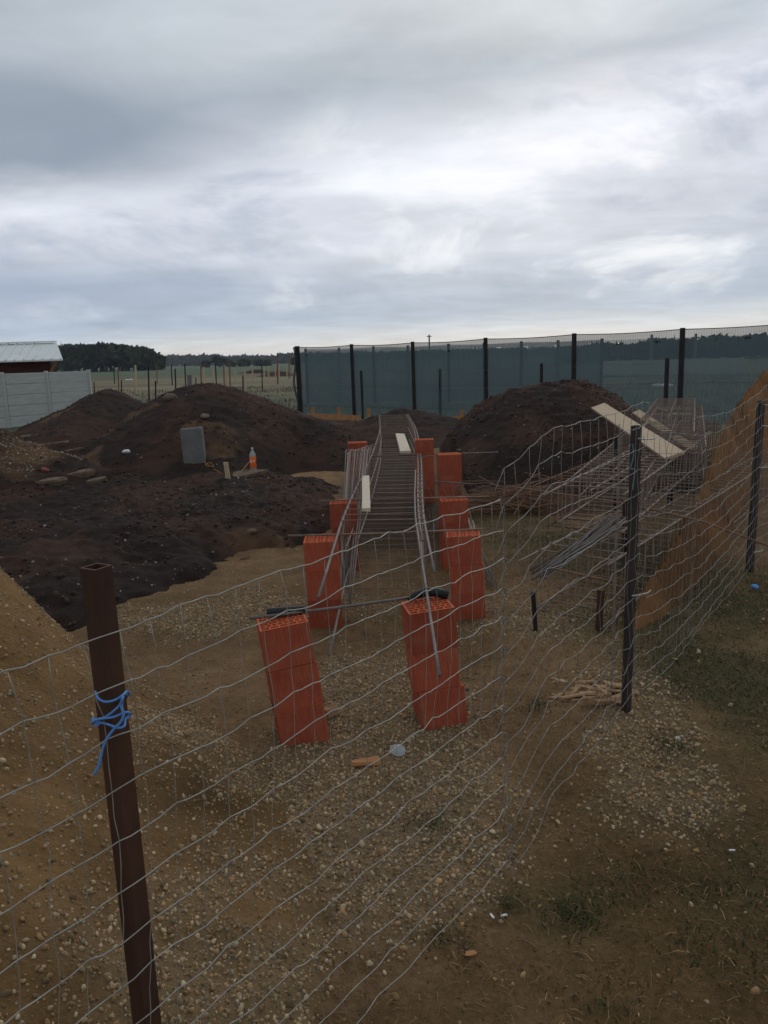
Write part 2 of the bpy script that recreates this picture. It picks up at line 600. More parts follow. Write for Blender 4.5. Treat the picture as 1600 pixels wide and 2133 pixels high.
def ground_tint(x, y):
    gv, gr = ground_masks(x, y)
    n = fbm(x, y, .8, 4)[:, None]
    dirt = np.array([.215, .132, .066]) * (1 + .5 * n)
    right = sstep(-.2, .9, x)[:, None] * (1 - sstep(2.5, 3.6, y))[:, None]
    dirt = dirt * (1 - right) + np.array([.185, .113, .050]) * (1 + .6 * n) * right
    c = dirt
    c = c * (1 - .45 * gv[:, None]) + np.array([.25, .19, .12]) * .45 * gv[:, None]
    g2 = (gr * .8)[:, None]
    c = c * (1 - g2) + np.array([.062, .068, .032]) * g2
    # darker ground tint along the line of the long cage and in front of the heaps
    dark_ground = sstep(6.0, 7.6, y + .8 * fbm(x, y, 1.5, 3)) * (1 - sstep(.42, .95, np.abs(x - .14) + .35 * fbm(x, y, 1.2, 3))) * (1 - sstep(16, 18, y))
    dark_ground = np.maximum(dark_ground, sstep(.1, .5, 1 - np.hypot((x - 1.9) / 1.6, (y - 9.3) / 1.3) + .6 * fbm(x, y, 1.5, 3)) * .8)[:, None]
    c = c * (1 - .85 * dark_ground) + np.array([.042, .028, .022]) * .85 * dark_ground
    far = sstep(14, 19, y)[:, None]
    fld = np.array([.108, .116, .072]) * (1 + .5 * n)
    n2 = fbm(x * .12, y * .5, .35, 4)[:, None]
    dry = (1 - .8 * sstep(1, 10, x))[:, None] * (sstep(34, 44, y + 9 * n2[:, 0]) * (1 - sstep(95, 130, y + 30 * n2[:, 0])))[:, None]
    fld = fld * (1 - dry) + np.array([.165, .142, .085]) * (1 + .7 * n2) * dry
    gfar = sstep(110, 170, y)[:, None]
    fld = fld * (1 - gfar) + np.array([.075, .105, .058]) * (1 + .3 * n2) * gfar
    c = c * (1 - far) + fld * far
    return np.clip(c, .01, 1)


def build_ground():
    rr = np.concatenate([[.05], np.exp(np.arange(math.log(.7), math.log(8), .007)), np.exp(np.arange(math.log(8), math.log(3000), .0165))])
    th = np.concatenate([np.arange(rad(-44), rad(44), rad(.24)), np.arange(rad(44), rad(316), rad(4))])
    R, T = np.meshgrid(rr, th, indexing='ij')
    x, y = (R * np.sin(T)).ravel(), (R * np.cos(T)).ravel()
    V = np.stack([x, y, gz(x, y)], 1)
    nr, nt = len(rr), len(th)
    i, j = np.meshgrid(np.arange(nr - 1), np.arange(nt), indexing='ij')
    j2 = (j + 1) % nt
    Fc = np.stack([i * nt + j, i * nt + j2, (i + 1) * nt + j2, (i + 1) * nt + j], -1).reshape(-1, 4)[:, ::-1]
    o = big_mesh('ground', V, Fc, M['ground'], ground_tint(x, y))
    tag(o, 'bare brown earth running out into a flat grassy field', 'ground', kind='structure')


build_ground()


# ------------------------------------------------------------------ heaps
def heap_mesh(name, x0, x1, y0, y1, step, hfun, tintfun, label, cat, cut=-.03):
    xs = np.arange(x0, x1 + step, step)
    ys = np.arange(y0, y1 + step, step)
    X, Y = np.meshgrid(xs, ys, indexing='ij')
    H = hfun(X, Y)
    nx, ny = X.shape
    keep = H > cut
    q = keep[:-1, :-1] | keep[1:, :-1] | keep[1:, 1:] | keep[:-1, 1:]
    idx = np.arange(nx * ny).reshape(nx, ny)
    Fc = np.stack([idx[:-1, :-1], idx[1:, :-1], idx[1:, 1:], idx[:-1, 1:]], -1)[q]
    used = np.unique(Fc)
    rm = np.full(nx * ny, -1)
    rm[used] = np.arange(len(used))
    V = np.stack([X.ravel(), Y.ravel(), np.maximum(H, -.12).ravel()], 1)[used]
    c = np.array([V[:, 0].mean(), V[:, 1].mean(), 0])
    o = big_mesh(name, V - c, rm[Fc], M['heap'], tintfun(V[:, 0], V[:, 1], V[:, 2]))
    o.location = c
    return tag(o, label, cat)


def sandy(lst):
    return [(*G(px, py, .18)[:2], rx, ry, a) for px, py, rx, ry, a in lst]


SANDY = sandy([(60, 1015, .42, .5, .85), (140, 1000, .35, .35, .8), (170, 985, .3, .3, .6), (90, 925, .5, .4, .6), (130, 945, .3, .25, .5), (530, 1108, .3, .25, .6), (440, 975, .5, .5, .4), (280, 960, .6, .5, .25)])


def soil_tint(x, y, z):
    n = fbm(x, y, 1.1, 4)
    n2 = fbm(x + 31, y, 4.5, 4)
    k = sstep(-.2, .35, n + .4 * n2)[:, None]
    c = np.array([.029, .0205, .017]) * (1 - k) + np.array([.058, .032, .023]) * k
    sp = np.clip(fieldsum(SANDY, np.asarray(x), np.asarray(y)) + 1.2 * fbm(x, y, 2.6, 4), 0, 1)[:, None] * (fieldsum(SANDY, np.asarray(x), np.asarray(y)) > .12)[:, None]
    c = c * (1 - sp) + np.array([.155, .09, .047]) * sp
    s = sstep(.55, .8, fbm(x + 7, y + 3, 9, 3) + .3 * n)[:, None]
    return c * (1 - .4 * s) + np.array([.09, .066, .048]) * .4 * s


def clods(x, y, a):
    c = np.abs(fbm(x, y, 2.3, 3)) * .5 + np.abs(fbm(x + 9, y, 6.1, 3)) * .35 + fbm(x, y + 5, 15, 3) * .22
    return (c - .16) * a


def ridge(sil, yr, front, backw, amp=.11, pw=1.25):
    P = np.array([D(px, py, yr) for px, py in sil])
    px, pz = P[:, 0], P[:, 2]

    def h(X, Y):
        top = np.interp(X, px, pz, left=-.4, right=-.4)
        yy = Y - yr - .35 * fbm(X, Y, .5, 2)
        fr = front(X) if callable(front) else front
        u = np.where(yy < 0, -yy / fr, yy / backw)
        prof = np.clip(1 - u, -.3, 1)
        prof = np.where(prof > 0, 1 - (1 - np.clip(prof, 0, 1)) ** pw, prof)
        hh = np.where(top > 0, top * prof, top)
        return hh + clods(X, Y, amp) * np.clip(.35 + hh * 2, .2, 1) * (.25 + .75 * sstep(-.1, .3, hh))
    return h


HEAPS = {}
HEAPS['left'] = ridge([(20, 905), (60, 893), (100, 868), (150, 845), (190, 822), (228, 808), (262, 820), (300, 842), (340, 868), (400, 900)], 15.5, 5.0, 3.0)
HEAPS['mid'] = ridge([(230, 900), (270, 868), (300, 843), (330, 828), (380, 806), (438, 796), (490, 806), (540, 824), (600, 848), (640, 864), (690, 878), (740, 890)], 14.0, lambda X: 3.6 - 1.7 * sstep(-2.4, -1.3, X), 3.0)
HEAPS['low'] = ridge([(620, 884), (690, 874), (750, 876), (790, 863), (830, 851), (870, 853), (930, 867), (985, 880)], 17.4, 2.3, 1.8, .11)
HEAPS['right'] = ridge([(935, 905), (955, 880), (985, 850), (1010, 832), (1060, 810), (1140, 796), (1215, 789), (1250, 806), (1285, 822), (1320, 850), (1360, 885), (1400, 925)], 12.6, 3.0, 2.6)
HEAPS['edge'] = ridge([(-160, 850), (-60, 868), (0, 895), (40, 915), (110, 938), (170, 958), (240, 985)], 10.6, 1.9, 1.5, .15)

heap_mesh('soil_heap', -9.5, -3.0, 9.6, 19, .05, HEAPS['left'], soil_tint, 'dark soil heap in front of the pale concrete fence', 'soil heap')
heap_mesh('soil_heap', -6.2, -.2, 9.8, 17.5, .05, HEAPS['mid'], soil_tint, 'long dark soil heap behind the standing grey concrete block', 'soil heap')
heap_mesh('soil_heap', -2.2, 2.4, 13, 19.6, .06, HEAPS['low'], soil_tint, 'low bank of dark soil at the far end of the long rebar cage', 'soil heap')
heap_mesh('soil_heap', .9, 5.6, 9.0, 15.6, .045, HEAPS['right'], soil_tint, 'tall dark soil heap under the long leaning plank', 'soil heap')
heap_mesh('soil_heap', -8.2, -3.2, 8.4, 12.4, .05, HEAPS['edge'], soil_tint, 'low dark soil heap cut off by the left picture edge', 'soil heap')

BED = np.array([G(px, py)[:2] for px, py in [(-150, 985), (100, 1000), (220, 985), (350, 985), (560, 1003), (690, 1013), (712, 1040), (692, 1078), (620, 1122), (500, 1165), (400, 1205),
                                              (330, 1238), (260, 1275), (180, 1300), (60, 1330), (-150, 1350)]])


def poly_dist(X, Y, P):
    d = np.full(X.shape, 1e9)
    ins = np.zeros(X.shape, bool)
    for a, b in zip(P, np.roll(P, -1, 0)):
        e = b - a
        t = np.clip(((X - a[0]) * e[0] + (Y - a[1]) * e[1]) / (e @ e), 0, 1)
        d = np.minimum(d, np.hypot(X - a[0] - t * e[0], Y - a[1] - t * e[1]))
        c = ((a[1] > Y) != (b[1] > Y)) & (X < e[0] * (Y - a[1]) / (e[1] + 1e-12) + a[0])
        ins ^= c
    return np.where(ins, d, -d)


def bed_h(X, Y):
    d = poly_dist(X, Y, BED) + .35 * fbm(X, Y, 1.3, 3) + .16 * fbm(X + 4, Y, 5, 4)
    h = np.where(d > 0, .26 * (1 - np.exp(-d / .35)), d * .8)
    h = h + .10 * fbm(X, Y, .7, 2) * sstep(0, .6, d)
    return h + clods(X, Y, .15) * sstep(-.1, .4, d)


heap_mesh('soil_heap', -6.5, .1, 4.2, 11.2, .032, bed_h, soil_tint, 'wide low spread of dark dug soil behind the rusty post with the blue cord', 'soil heap')


def pile_h(X, Y):
    d = np.hypot(X + 3.0, Y - 1.7)
    h = (2.78 + .18 * fbm(X, Y, .9, 3) - d) * .74
    h = h + .46 * np.exp(-((X + 2.0) / .55) ** 2 - ((Y - 3.2) / .7) ** 2)
    h = np.where(h > 1.0, 1.0 + (h - 1.0) * .4, h)
    return h + (fbm(X, Y, 3.5, 4) * .05 + fbm(X, Y, 14, 3) * .018) * sstep(-.1, .1, h)


def pile_tint(x, y, z):
    n = fbm(x, y, 1.6, 4)[:, None]
    c = np.array([.180, .106, .044]) * (1 + .7 * n)
    g = sstep(-.1, .35, fbm(x + 3, y, 2.4, 4))[:, None]
    return c * (1 - .4 * g) + np.array([.22, .165, .10]) * .4 * g


heap_mesh('gravel_heap', -5.4, .1, .1, 5.2, .02, pile_h, pile_tint, 'heap of sandy gravel that the rusty post with the blue cord stands in', 'gravel heap')

# the brown sand heap behind the right part of the wire fence
SAND_R = np.array([D(px, py, y) for px, py, y in ((1296, 1335, 4.5), (1352, 1215, 5.0), (1412, 1112, 5.75), (1466, 1008, 7.0), (1496, 930, 8.8), (1532, 846, 11.6), (1600, 764, 13.6), (1680, 728, 14.6), (1800, 740, 15.0))])


def sand_h(X, Y):
    best = np.full(X.shape, -1.0)
    for a, b in zip(SAND_R[:-1], SAND_R[1:]):
        e = (b - a)[:2]
        t = np.clip(((X - a[0]) * e[0] + (Y - a[1]) * e[1]) / (e @ e), 0, 1)
        dx, dy = X - a[0] - t * e[0], Y - a[1] - t * e[1]
        d = np.hypot(dx, dy)
        zt = a[2] + t * (b[2] - a[2])
        side = dx * .8 - dy * .6                       # towards the fence it falls more steeply
        best = np.maximum(best, zt - d * np.where(side > 0, 2.2, 3.2))
    return best + fbm(X, Y, 2.2, 4) * .05 + np.abs(fbm(X, Y, 7, 3)) * .06 + fbm(X, Y, 19, 3) * .04


def sand_tint(x, y, z):
    n = fbm(x, y, 1.5, 4)[:, None]
    return np.array([.18, .088, .034]) * (1 + .6 * n)


heap_mesh('sand_heap', .9, 12, 3.8, 17, .03, sand_h, sand_tint, 'long narrow bank of orange brown sand behind the right part of the wire fence', 'sand heap')


def terrain(x, y):
    x, y = np.atleast_1d(np.asarray(x, float)), np.atleast_1d(np.asarray(y, float))
    h = gz(x, y)
    for f in (bed_h, pile_h, *HEAPS.values()):
        h = np.maximum(h, f(x, y))
    return h


def T(px, py, y0=1.5, y1=30):
    """where the sight line through a place of the photograph first meets ground or heap"""
    ys = np.arange(y0, y1, .01)
    d = ray(px, py)
    P = CPOS + d * (ys / d[1])[:, None]
    hit = np.nonzero(P[:, 2] <= terrain(P[:, 0], P[:, 1]))[0]
    return P[hit[0]] if len(hit) else G(px, py)


# ------------------------------------------------------------------ pebbles, grass (nobody could count them)
def ico():
    p = (1 + 5 ** .5) / 2
    v = np.array([(-1, p, 0), (1, p, 0), (-1, -p, 0), (1, -p, 0), (0, -1, p), (0, 1, p), (0, -1, -p), (0, 1, -p), (p, 0, -1), (p, 0, 1), (-p, 0, -1), (-p, 0, 1)], float)
    f = np.array([(0, 11, 5), (0, 5, 1), (0, 1, 7), (0, 7, 10), (0, 10, 11), (1, 5, 9), (5, 11, 4), (11, 10, 2), (10, 7, 6), (7, 1, 8),
                  (3, 9, 4), (3, 4, 2), (3, 2, 6), (3, 6, 8), (3, 8, 9), (4, 9, 5), (2, 4, 11), (6, 2, 10), (8, 6, 7), (9, 8, 1)])
    return v / np.linalg.norm(v, axis=1, keepdims=True), f


def subdiv(v, f):
    v = [tuple(q) for q in v]
    cache, nf = {}, []

    def mid(a, b):
        k = (min(a, b), max(a, b))
        if k not in cache:
            m = np.array(v[a]) + np.array(v[b])
            v.append(tuple(m / np.linalg.norm(m)))
            cache[k] = len(v) - 1
        return cache[k]
    for a, b, c in f:
        ab, bc, ca = mid(a, b), mid(b, c), mid(c, a)
        nf += [(a, ab, ca), (b, bc, ab), (c, ca, bc), (ab, bc, ca)]
    return np.array(v), np.array(nf)


ICO = ico()
ICO2 = subdiv(*ICO)


def rand_rot(n):
    q = RNG.normal(size=(n, 4))
    q /= np.linalg.norm(q, axis=1, keepdims=True)
    w, x, y, z = q.T
    return np.stack([np.stack([1 - 2 * (y * y + z * z), 2 * (x * y - z * w), 2 * (x * z + y * w)], -1),
                     np.stack([2 * (x * y + z * w), 1 - 2 * (x * x + z * z), 2 * (y * z - x * w)], -1),
                     np.stack([2 * (x * z - y * w), 2 * (y * z + x * w), 1 - 2 * (x * x + y * y)], -1)], 1)


STONES = np.array([(.34, .29, .22), (.40, .35, .28), (.24, .20, .15), (.30, .22, .14), (.46, .42, .36), (.20, .165, .125), (.36, .26, .16), (.27, .25, .225)]) * np.array([1.02, .87, .65])


def pebbles(name, P, size, tmpl, label, cols=STONES, sink=.42, rough=.2):
    n = len(P)
    v, f = tmpl
    k = len(v)
    sh = v[None] * (1 + rough * (RNG.random((n, k, 1)) - .5) * 2)
    sh = sh * (np.array([1, .8, .62]) * (1 + .5 * (RNG.random((n, 1, 3)) - .5)))
    sh = np.einsum('nij,nkj->nki', rand_rot(n), sh) * size[:, None, None]
    V = sh + P[:, None, :]
    V[:, :, 2] += (size * (1 - 2 * sink) * .6)[:, None]
    Fc = (f[None] + (np.arange(n) * k)[:, None, None]).reshape(-1, 3)
    c = cols[RNG.integers(0, len(cols), n)] * (.65 + .6 * RNG.random((n, 1)))
    o = big_mesh(name, V.reshape(-1, 3), Fc, M['tint'], np.repeat(c, k, 0))
    return tag(o, label, 'gravel', kind='stuff')


def scatter(n, x0, x1, y0, y1, dens):
    x = x0 + (x1 - x0) * RNG.random(n)
    y = y0 + (y1 - y0) * RNG.random(n)
    k = RNG.random(n) < dens(x, y)
    return x[k], y[k]


def in_view(x, y, z=0.0, m=90):
    d = np.stack([x, y, np.full_like(x, z) - CAM_H], 1)
    zc = d @ fw
    px = 800 + F * (d @ RT) / zc
    py = 1066.5 - F * (d @ UP) / zc
    return (zc > .1) & (px > -m) & (px < 1600 + m) & (py < 2133 + m * 2)


def in_heap(x, y):
    a = pile_h(x, y) > .0
    a |= bed_h(x, y) > 0.0
    a |= sand_h(x, y) > 0.02
    for k in ('mid', 'right', 'left', 'edge'):
        a |= HEAPS[k](x, y) > .02
    return a


def build_gravel():
    # loose pebbles on the flat ground
    def dens(x, y):
        gv, gr = ground_masks(x, y)
        return np.clip(gv, 0, 1) * .95 * (1 - .6 * np.clip(gr - .3, 0, 1)) + .02
    x, y = scatter(420000, -3.2, 5.0, .8, 8.0, dens)
    k = in_view(x, y) & ~in_heap(x, y)
    x, y = x[k], y[k]
    s = .0028 + .0072 * RNG.random(len(x)) ** 2.4
    s *= np.where(RNG.random(len(x)) < .03, 1.6, 1)
    near = y < 3.1
    P = np.stack([x, y, gz(x, y)], 1)
    pebbles('ground_gravel', P[near], s[near] * 1.05, ICO2, 'loose pebbles strewn on the trodden earth in the foreground')
    pebbles('ground_gravel', P[~near], s[~near] * 1.15, ICO, 'loose pebbles around the red block stacks')
    # crumbs of the brown earth itself
    x, y = scatter(240000, -2.6, 4.6, .85, 6.5, lambda a, b: .12 + .4 * sstep(-.1, .45, fbm(a + 5, b, 2.0, 4)))
    k = in_view(x, y) & ~in_heap(x, y)
    x, y = x[k], y[k]
    k = RNG.random(len(x)) < np.clip(2.6 / np.hypot(x, y), 0, 1)
    x, y = x[k], y[k]
    s = .0016 + .0050 * RNG.random(len(x)) ** 3
    o = pebbles('earth_crumbs', np.stack([x, y, gz(x, y)], 1), s, ICO, 'small crumbs of brown earth over the trodden ground', np.array([(.23, .14, .068), (.16, .095, .045), (.12, .075, .038), (.28, .18, .09)]), .4, .3)
    o['category'] = 'soil'
    # pebbles lying in the gravel heap
    def dp(x, y):
        g = fbm(x + 3, y, 2.4, 4)
        return (.16 + .55 * sstep(-.12, .35, g)) * (pile_h(x, y) > -.01)
    x, y = scatter(260000, -3.4, .1, .9, 5.0, dp)
    z = pile_h(x, y)
    k = in_view(x, y, .2, 140)
    x, y, z = x[k], y[k], z[k]
    s = .0025 + .0062 * RNG.random(len(x)) ** 2.8
    s *= np.where(RNG.random(len(x)) < .03, 1.7, 1)
    P = np.stack([x, y, np.maximum(z, gz(x, y))], 1)
    big = s > .0046
    pebbles('heap_gravel', P[big], s[big], ICO2, 'rounded pebbles covering the sandy gravel heap')
    pebbles('heap_grit', P[~big], s[~big], ICO, 'fine grit between the pebbles of the sandy gravel heap')
    # clods and crumbs on the soil
    X, Y, Z = [], [], []
    for hf, (x0, x1, y0, y1), n in ((bed_h, (-6, 0, 4.4, 11), 16000), (HEAPS['mid'], (-6, -.2, 10, 14.6), 9000), (HEAPS['left'], (-9, -3, 10, 16), 6000), (HEAPS['right'], (1, 5.4, 9.4, 13.2), 9000),
                                    (HEAPS['low'], (-2, 2.4, 13.5, 17.6), 3000), (HEAPS['edge'], (-8, -3.4, 8.6, 11), 4000)):
        x, y = scatter(n, x0, x1, y0, y1, lambda a, b: sstep(-.3, .4, fbm(a, b, 1.4, 3)))
        z = hf(x, y)
        k = z > .01
        X.append(x[k]); Y.append(y[k]); Z.append(z[k])
    P = np.stack([np.concatenate(X), np.concatenate(Y), np.concatenate(Z)], 1)
    s = .005 + .026 * RNG.random(len(P)) ** 4
    o = pebbles('soil_crumbs', P, s, ICO, 'clods and crumbs of dark soil lying over the heaps', np.array([(.045, .034, .03), (.065, .045, .036), (.055, .038, .031), (.08, .054, .042)]), .4, .3)
    o['category'] = 'soil'
    # small pale stones in the dark soil
    X, Y, Z = [], [], []
    for hf, (x0, x1, y0, y1), n in ((bed_h, (-4, -1.3, 4.3, 6.3), 240), (bed_h, (-6, 0, 5, 11), 420), (HEAPS['mid'], (-6, -.2, 10, 14), 260), (HEAPS['right'], (1, 5, 9.4, 12.6), 300), (HEAPS['left'], (-9, -3, 10, 15), 160)):
        x, y = scatter(n, x0, x1, y0, y1, lambda a, b: np.full(a.shape, .8))
        z = hf(x, y)
        k = z > .03
        X.append(x[k]); Y.append(y[k]); Z.append(z[k])
    P = np.stack([np.concatenate(X), np.concatenate(Y), np.concatenate(Z)], 1)
    x, y = scatter(60000, -7.5, -1.5, 7.5, 12.5, lambda a, b: np.clip(fieldsum(SANDY[:5], a, b) - .35 + .8 * fbm(a, b, 3, 3), 0, .5))
    z = np.maximum(bed_h(x, y), HEAPS['edge'](x, y))
    k = z > .02
    P = np.concatenate([P, np.stack([x[k], y[k], z[k]], 1)])
    pebbles('soil_gravel', P, .006 + .014 * RNG.random(len(P)) ** 2.5, ICO, 'small pale stones scattered in the dark soil', np.array([(.38, .35, .31), (.26, .21, .16), (.2, .15, .11)]))


build_gravel()


def blades(name, x, y, z, h, lean, wd, cols, label, cat='grass'):
    n = len(x)
    a = RNG.random(n) * 2 * math.pi
    b = RNG.random(n) * 2 * math.pi
    base = np.stack([x, y, z], 1)
    w = np.stack([np.cos(a), np.sin(a), np.zeros(n)], 1) * wd[:, None]
    t1 = base + np.stack([np.cos(b) * lean * h * .4, np.sin(b) * lean * h * .4, h * .62], 1)
    t2 = base + np.stack([np.cos(b) * lean * h, np.sin(b) * lean * h, h * (1 - .25 * np.clip(lean, 0, 2.6))], 1)
    V = np.stack([base - w, base + w, t1 + w * .8, t1 - w * .8, t2], 1).reshape(-1, 3)
    i = np.arange(n) * 5
    Fc = np.concatenate([np.stack([i, i + 1, i + 2], 1), np.stack([i, i + 2, i + 3], 1), np.stack([i + 3, i + 2, i + 4], 1)])
    c = cols[RNG.integers(0, len(cols), n)] * (.6 + .7 * RNG.random((n, 1)))
    o = big_mesh(name, V, Fc, M['tint'], np.repeat(c, 5, 0), smooth=False)
    return tag(o, label, cat, kind='stuff')


def build_grass():
    def dg(x, y):
        gv, gr = ground_masks(x, y)
        return np.clip(gr - .28, 0, 1) * 1.3
    x, y = scatter(280000, -1, 6.5, .9, 9.5, dg)
    k = in_view(x, y) & ~in_heap(x, y)
    x, y = x[k], y[k]
    tx, ty = [], []
    for px, py, q, rr in ((905, 1720, 60, .05), (885, 1735, 40, .04), (1185, 1915, 120, .05), (1210, 1905, 120, .03), (1060, 1880, 90, .03), (1250, 1870, 160, .06), (1120, 1480, 150, .05), (1330, 1820, 200, .08),
                          (1430, 1960, 160, .07), (1260, 2080, 120, .06), (1540, 1850, 240, .09), (940, 1960, 90, .04), (1590, 1990, 200, .07), (1400, 1560, 260, .06), (660, 1920, 60, .03)):
        c = G(px, py)
        tx.append(c[0] + RNG.normal(size=q) * rr)
        ty.append(c[1] + RNG.normal(size=q) * rr)
    x, y = np.concatenate([x] + tx), np.concatenate([y] + ty)
    n = len(x)
    blades('grass', x, y, gz(x, y), .008 + .026 * RNG.random(n) ** 1.6, .5 + 1.7 * RNG.random(n), .0012 + .0014 * RNG.random(n),
           np.array([(.045, .06, .022), (.065, .08, .028), (.04, .048, .024), (.13, .10, .048)]), 'short green grass on the camera side of the wire fence')
    # dry thatch pressed flat
    def dd(x, y):
        gv, gr = ground_masks(x, y)
        return np.clip(.75 - gv * .8, .05, 1) * sstep(-.55, .15, x + fbm(x, y, 1.1, 3)) * .8
    x, y = scatter(170000, -1.2, 5, .85, 7.5, dd)
    k = in_view(x, y) & ~in_heap(x, y)
    x, y = x[k], y[k]
    n = len(x)
    blades('dry_grass', x, y, gz(x, y) + .001, .008 + .016 * RNG.random(n), 1.2 + 2.6 * RNG.random(n), .0008 + .0009 * RNG.random(n),
           np.array([(.22, .135, .058), (.30, .20, .095), (.14, .085, .037), (.12, .08, .035), (.16, .095, .04)]), 'dry trodden grass lying flat over the earth in the right foreground')
    # rough grass of the field behind
    x, y = scatter(60000, -26, 26, 16, 60, lambda a, b: .35 + fbm(a, b, .5, 3))
    k = in_view(x, y) & ~in_heap(x, y)
    x, y = x[k], y[k]
    n = len(x)
    blades('field_grass', x, y, gz(x, y), .06 + .16 * RNG.random(n) ** 2, .3 + .9 * RNG.random(n), .008 + .012 * RNG.random(n),
           np.array([(.10, .11, .065), (.13, .12, .072), (.08, .095, .055), (.17, .14, .085)]), 'rough greyish green grass of the field behind the heaps')


build_grass()


# ------------------------------------------------------------------ hollow clay blocks
BW, BD, BH = .226, .205, .198        # width across, depth, height


def block_mesh():
    """a clay block pierced by a grid of upright rectangular cells"""
    mb = MB()
    w, d, h = BW / 2, BD / 2, BH
    rows, cells = 6, [5, 8, 5, 8, 5, 8]
    t, rim = .007, .012
    # outside
    n = 4
    ring = []
    for cx, cy, a0 in ((w - .006, d - .006, 0), (-w + .006, d - .006, 90), (-w + .006, -d + .006, 180), (w - .006, -d + .006, 270)):
        for i in range(n):
            a = rad(a0 + 90 * i / (n - 1))
            ring.append((cx + .006 * math.cos(a), cy + .006 * math.sin(a)))
    k = len(ring)
    mb.add([(x, y, 0) for x, y in ring] + [(x, y, h) for x, y in ring], [(i, (i + 1) % k, k + (i + 1) % k, k + i) for i in range(k)])
    # top and bottom rims and webs, cells open all the way through
    X0, X1, Y0, Y1 = -w + rim, w - rim, -d + rim, d - rim
    rh = (Y1 - Y0 + t) / rows
    for zt, up in ((h, True), (0, False)):
        rects = [(-w + .002, -w + rim, -d + .002, d - .002), (w - rim, w - .002, -d + .002, d - .002), (X0, X1, -d + .002, Y0), (X0, X1, Y1, d - .002)]
        for r in range(rows):
            ya, yb = Y0 + r * rh, Y0 + r * rh + rh - t
            if r < rows - 1:
                rects.append((X0, X1, yb, yb + t))
            cw = (X1 - X0 + t) / cells[r]
            for c in range(cells[r] - 1):
                xb = X0 + (c + 1) * cw - t
                rects.append((xb, xb + t, ya, yb))
        for a, b, c, e in rects:
            q = [(a, c, zt), (b, c, zt), (b, e, zt), (a, e, zt)]
            mb.add(q if up else q[::-1], [(0, 1, 2, 3)], 1)
    for r in range(rows):
        ya, yb = Y0 + r * rh, Y0 + r * rh + rh - t
        cw = (X1 - X0 + t) / cells[r]
        for c in range(cells[r]):
            xa = X0 + c * cw
            xb = xa + cw - t
            p = [(xa, ya), (xb, ya), (xb, yb), (xa, yb)]
            mb.add([(x, y, 0) for x, y in p] + [(x, y, h) for x, y in p], [(i + 4, (i + 1) % 4 + 4, (i + 1) % 4, i) for i in range(4)], 1)
    return mb


_b0 = block_mesh().build('hollow_block', [M['brick'], M['brick_in']])
_used = [False]
LV = {3: ['bottom', 'middle', 'top'], 4: ['lowest', 'second lowest', 'second highest', 'topmost']}


def stack(desc, px, py, n, yaw, lean, jit, z0=0.0, at=None):
    p = G(px, py, z0) if at is None else np.array(at)
    cx, cy = p[0], p[1] + BD / 2
    for i in range(n):
        if _used[0]:
            o = dup(_b0)
        else:
            o = _b0
            _used[0] = True
        o.location = (cx + math.tan(lean) * BH * i * -1 + jit[i][0], cy + jit[i][1], z0 - .012 + i * (BH + .001))
        o.rotation_euler = (0, -lean, rad(yaw + jit[i][2]))
        tag(o, f'{LV[n][i]} red clay block of {desc}', 'clay block', 'hollow clay blocks in the stacks')
    return np.array([cx - math.tan(lean) * BH * n, cy, z0 - .012 + n * (BH + .001)])


S = {}
S['L1'] = stack('the front left stack with a straight black pipe', 626, 1553, 3, 15, rad(6.3), [(0, 0, 0), (.0, .004, 1), (-.004, 0, -1)])
S['R1'] = stack('the front right stack with a bent black hose', 917, 1512, 3, 9, rad(4.6), [(.008, 0, 2), (-.003, .006, -2), (0, 0, 1)])
S['L2'] = stack('the second left stack from the front', 678, 1306, 3, 3, rad(1), [(0, 0, 0), (.0, 0, 1), (-.003, 0, -1)])
S['R2'] = stack('the second right stack from the front', 980, 1292, 3, -4, rad(3), [(0, 0, 0), (.003, 0, 1), (-.003, 0, -1)])
S['R3'] = stack('the third right stack from the front', 950, 1185, 3, 3, rad(1), [(0, 0, 0), (.002, 0, 1), (0, 0, -1)])
S['L3'] = stack('the third left stack from the front', 722, 1190, 3, 2, rad(1), [(0, 0, 0), (.002, 0, 1), (0, 0, -1)])
S['R4'] = stack('the fourth right stack from the front', 940, 1105, 4, 4, rad(.5), [(0, 0, 0), (.002, 0, 1), (0, 0, -1), (0, 0, 1)])
S['R5'] = stack('the farthest right stack beside the cage', 888, 1050, 4, -4, rad(.5), [(0, 0, 0), (.002, 0, 1), (0, 0, -1), (0, 0, 2)])
S['L4'] = stack('the farthest left stack behind the bar hooks', 750, 1058, 4, 3, rad(.5), [(0, 0, 0), (.002, 0, 1), (0, 0, -1), (0, 0, 2)])


# ------------------------------------------------------------------ rebar
def rod(name, pts, r, m, label, cat='steel bar', group=None, n=6):
    mb = MB()
    mb.tube(pts, r, n)
    o = mb.build(name, m, smooth=True, origin=np.asarray(pts[0]))
    return tag(o, label, cat, group)


ZT = .635   # top of the long cage
path_px = [(797, 1083), (803, 1039), (817, 987), (824, 955), (828, 924), (830, 892), (820, 863)]
_pp = np.array([G(px, py, ZT) for px, py in path_px])
_s = np.concatenate([[0], np.cumsum(np.linalg.norm(np.diff(_pp, axis=0), axis=1))])


def cpath(s):
    s = np.atleast_1d(np.asarray(s, float))
    out = np.stack([np.interp(s, _s, _pp[:, i]) for i in range(3)], 1)
    lo = s < 0
    if lo.any():
        d = (_pp[2] - _pp[0]) / _s[2]
        d[0] *= .4
        out[lo] = _pp[0] + np.outer(s[lo], d)
    return out


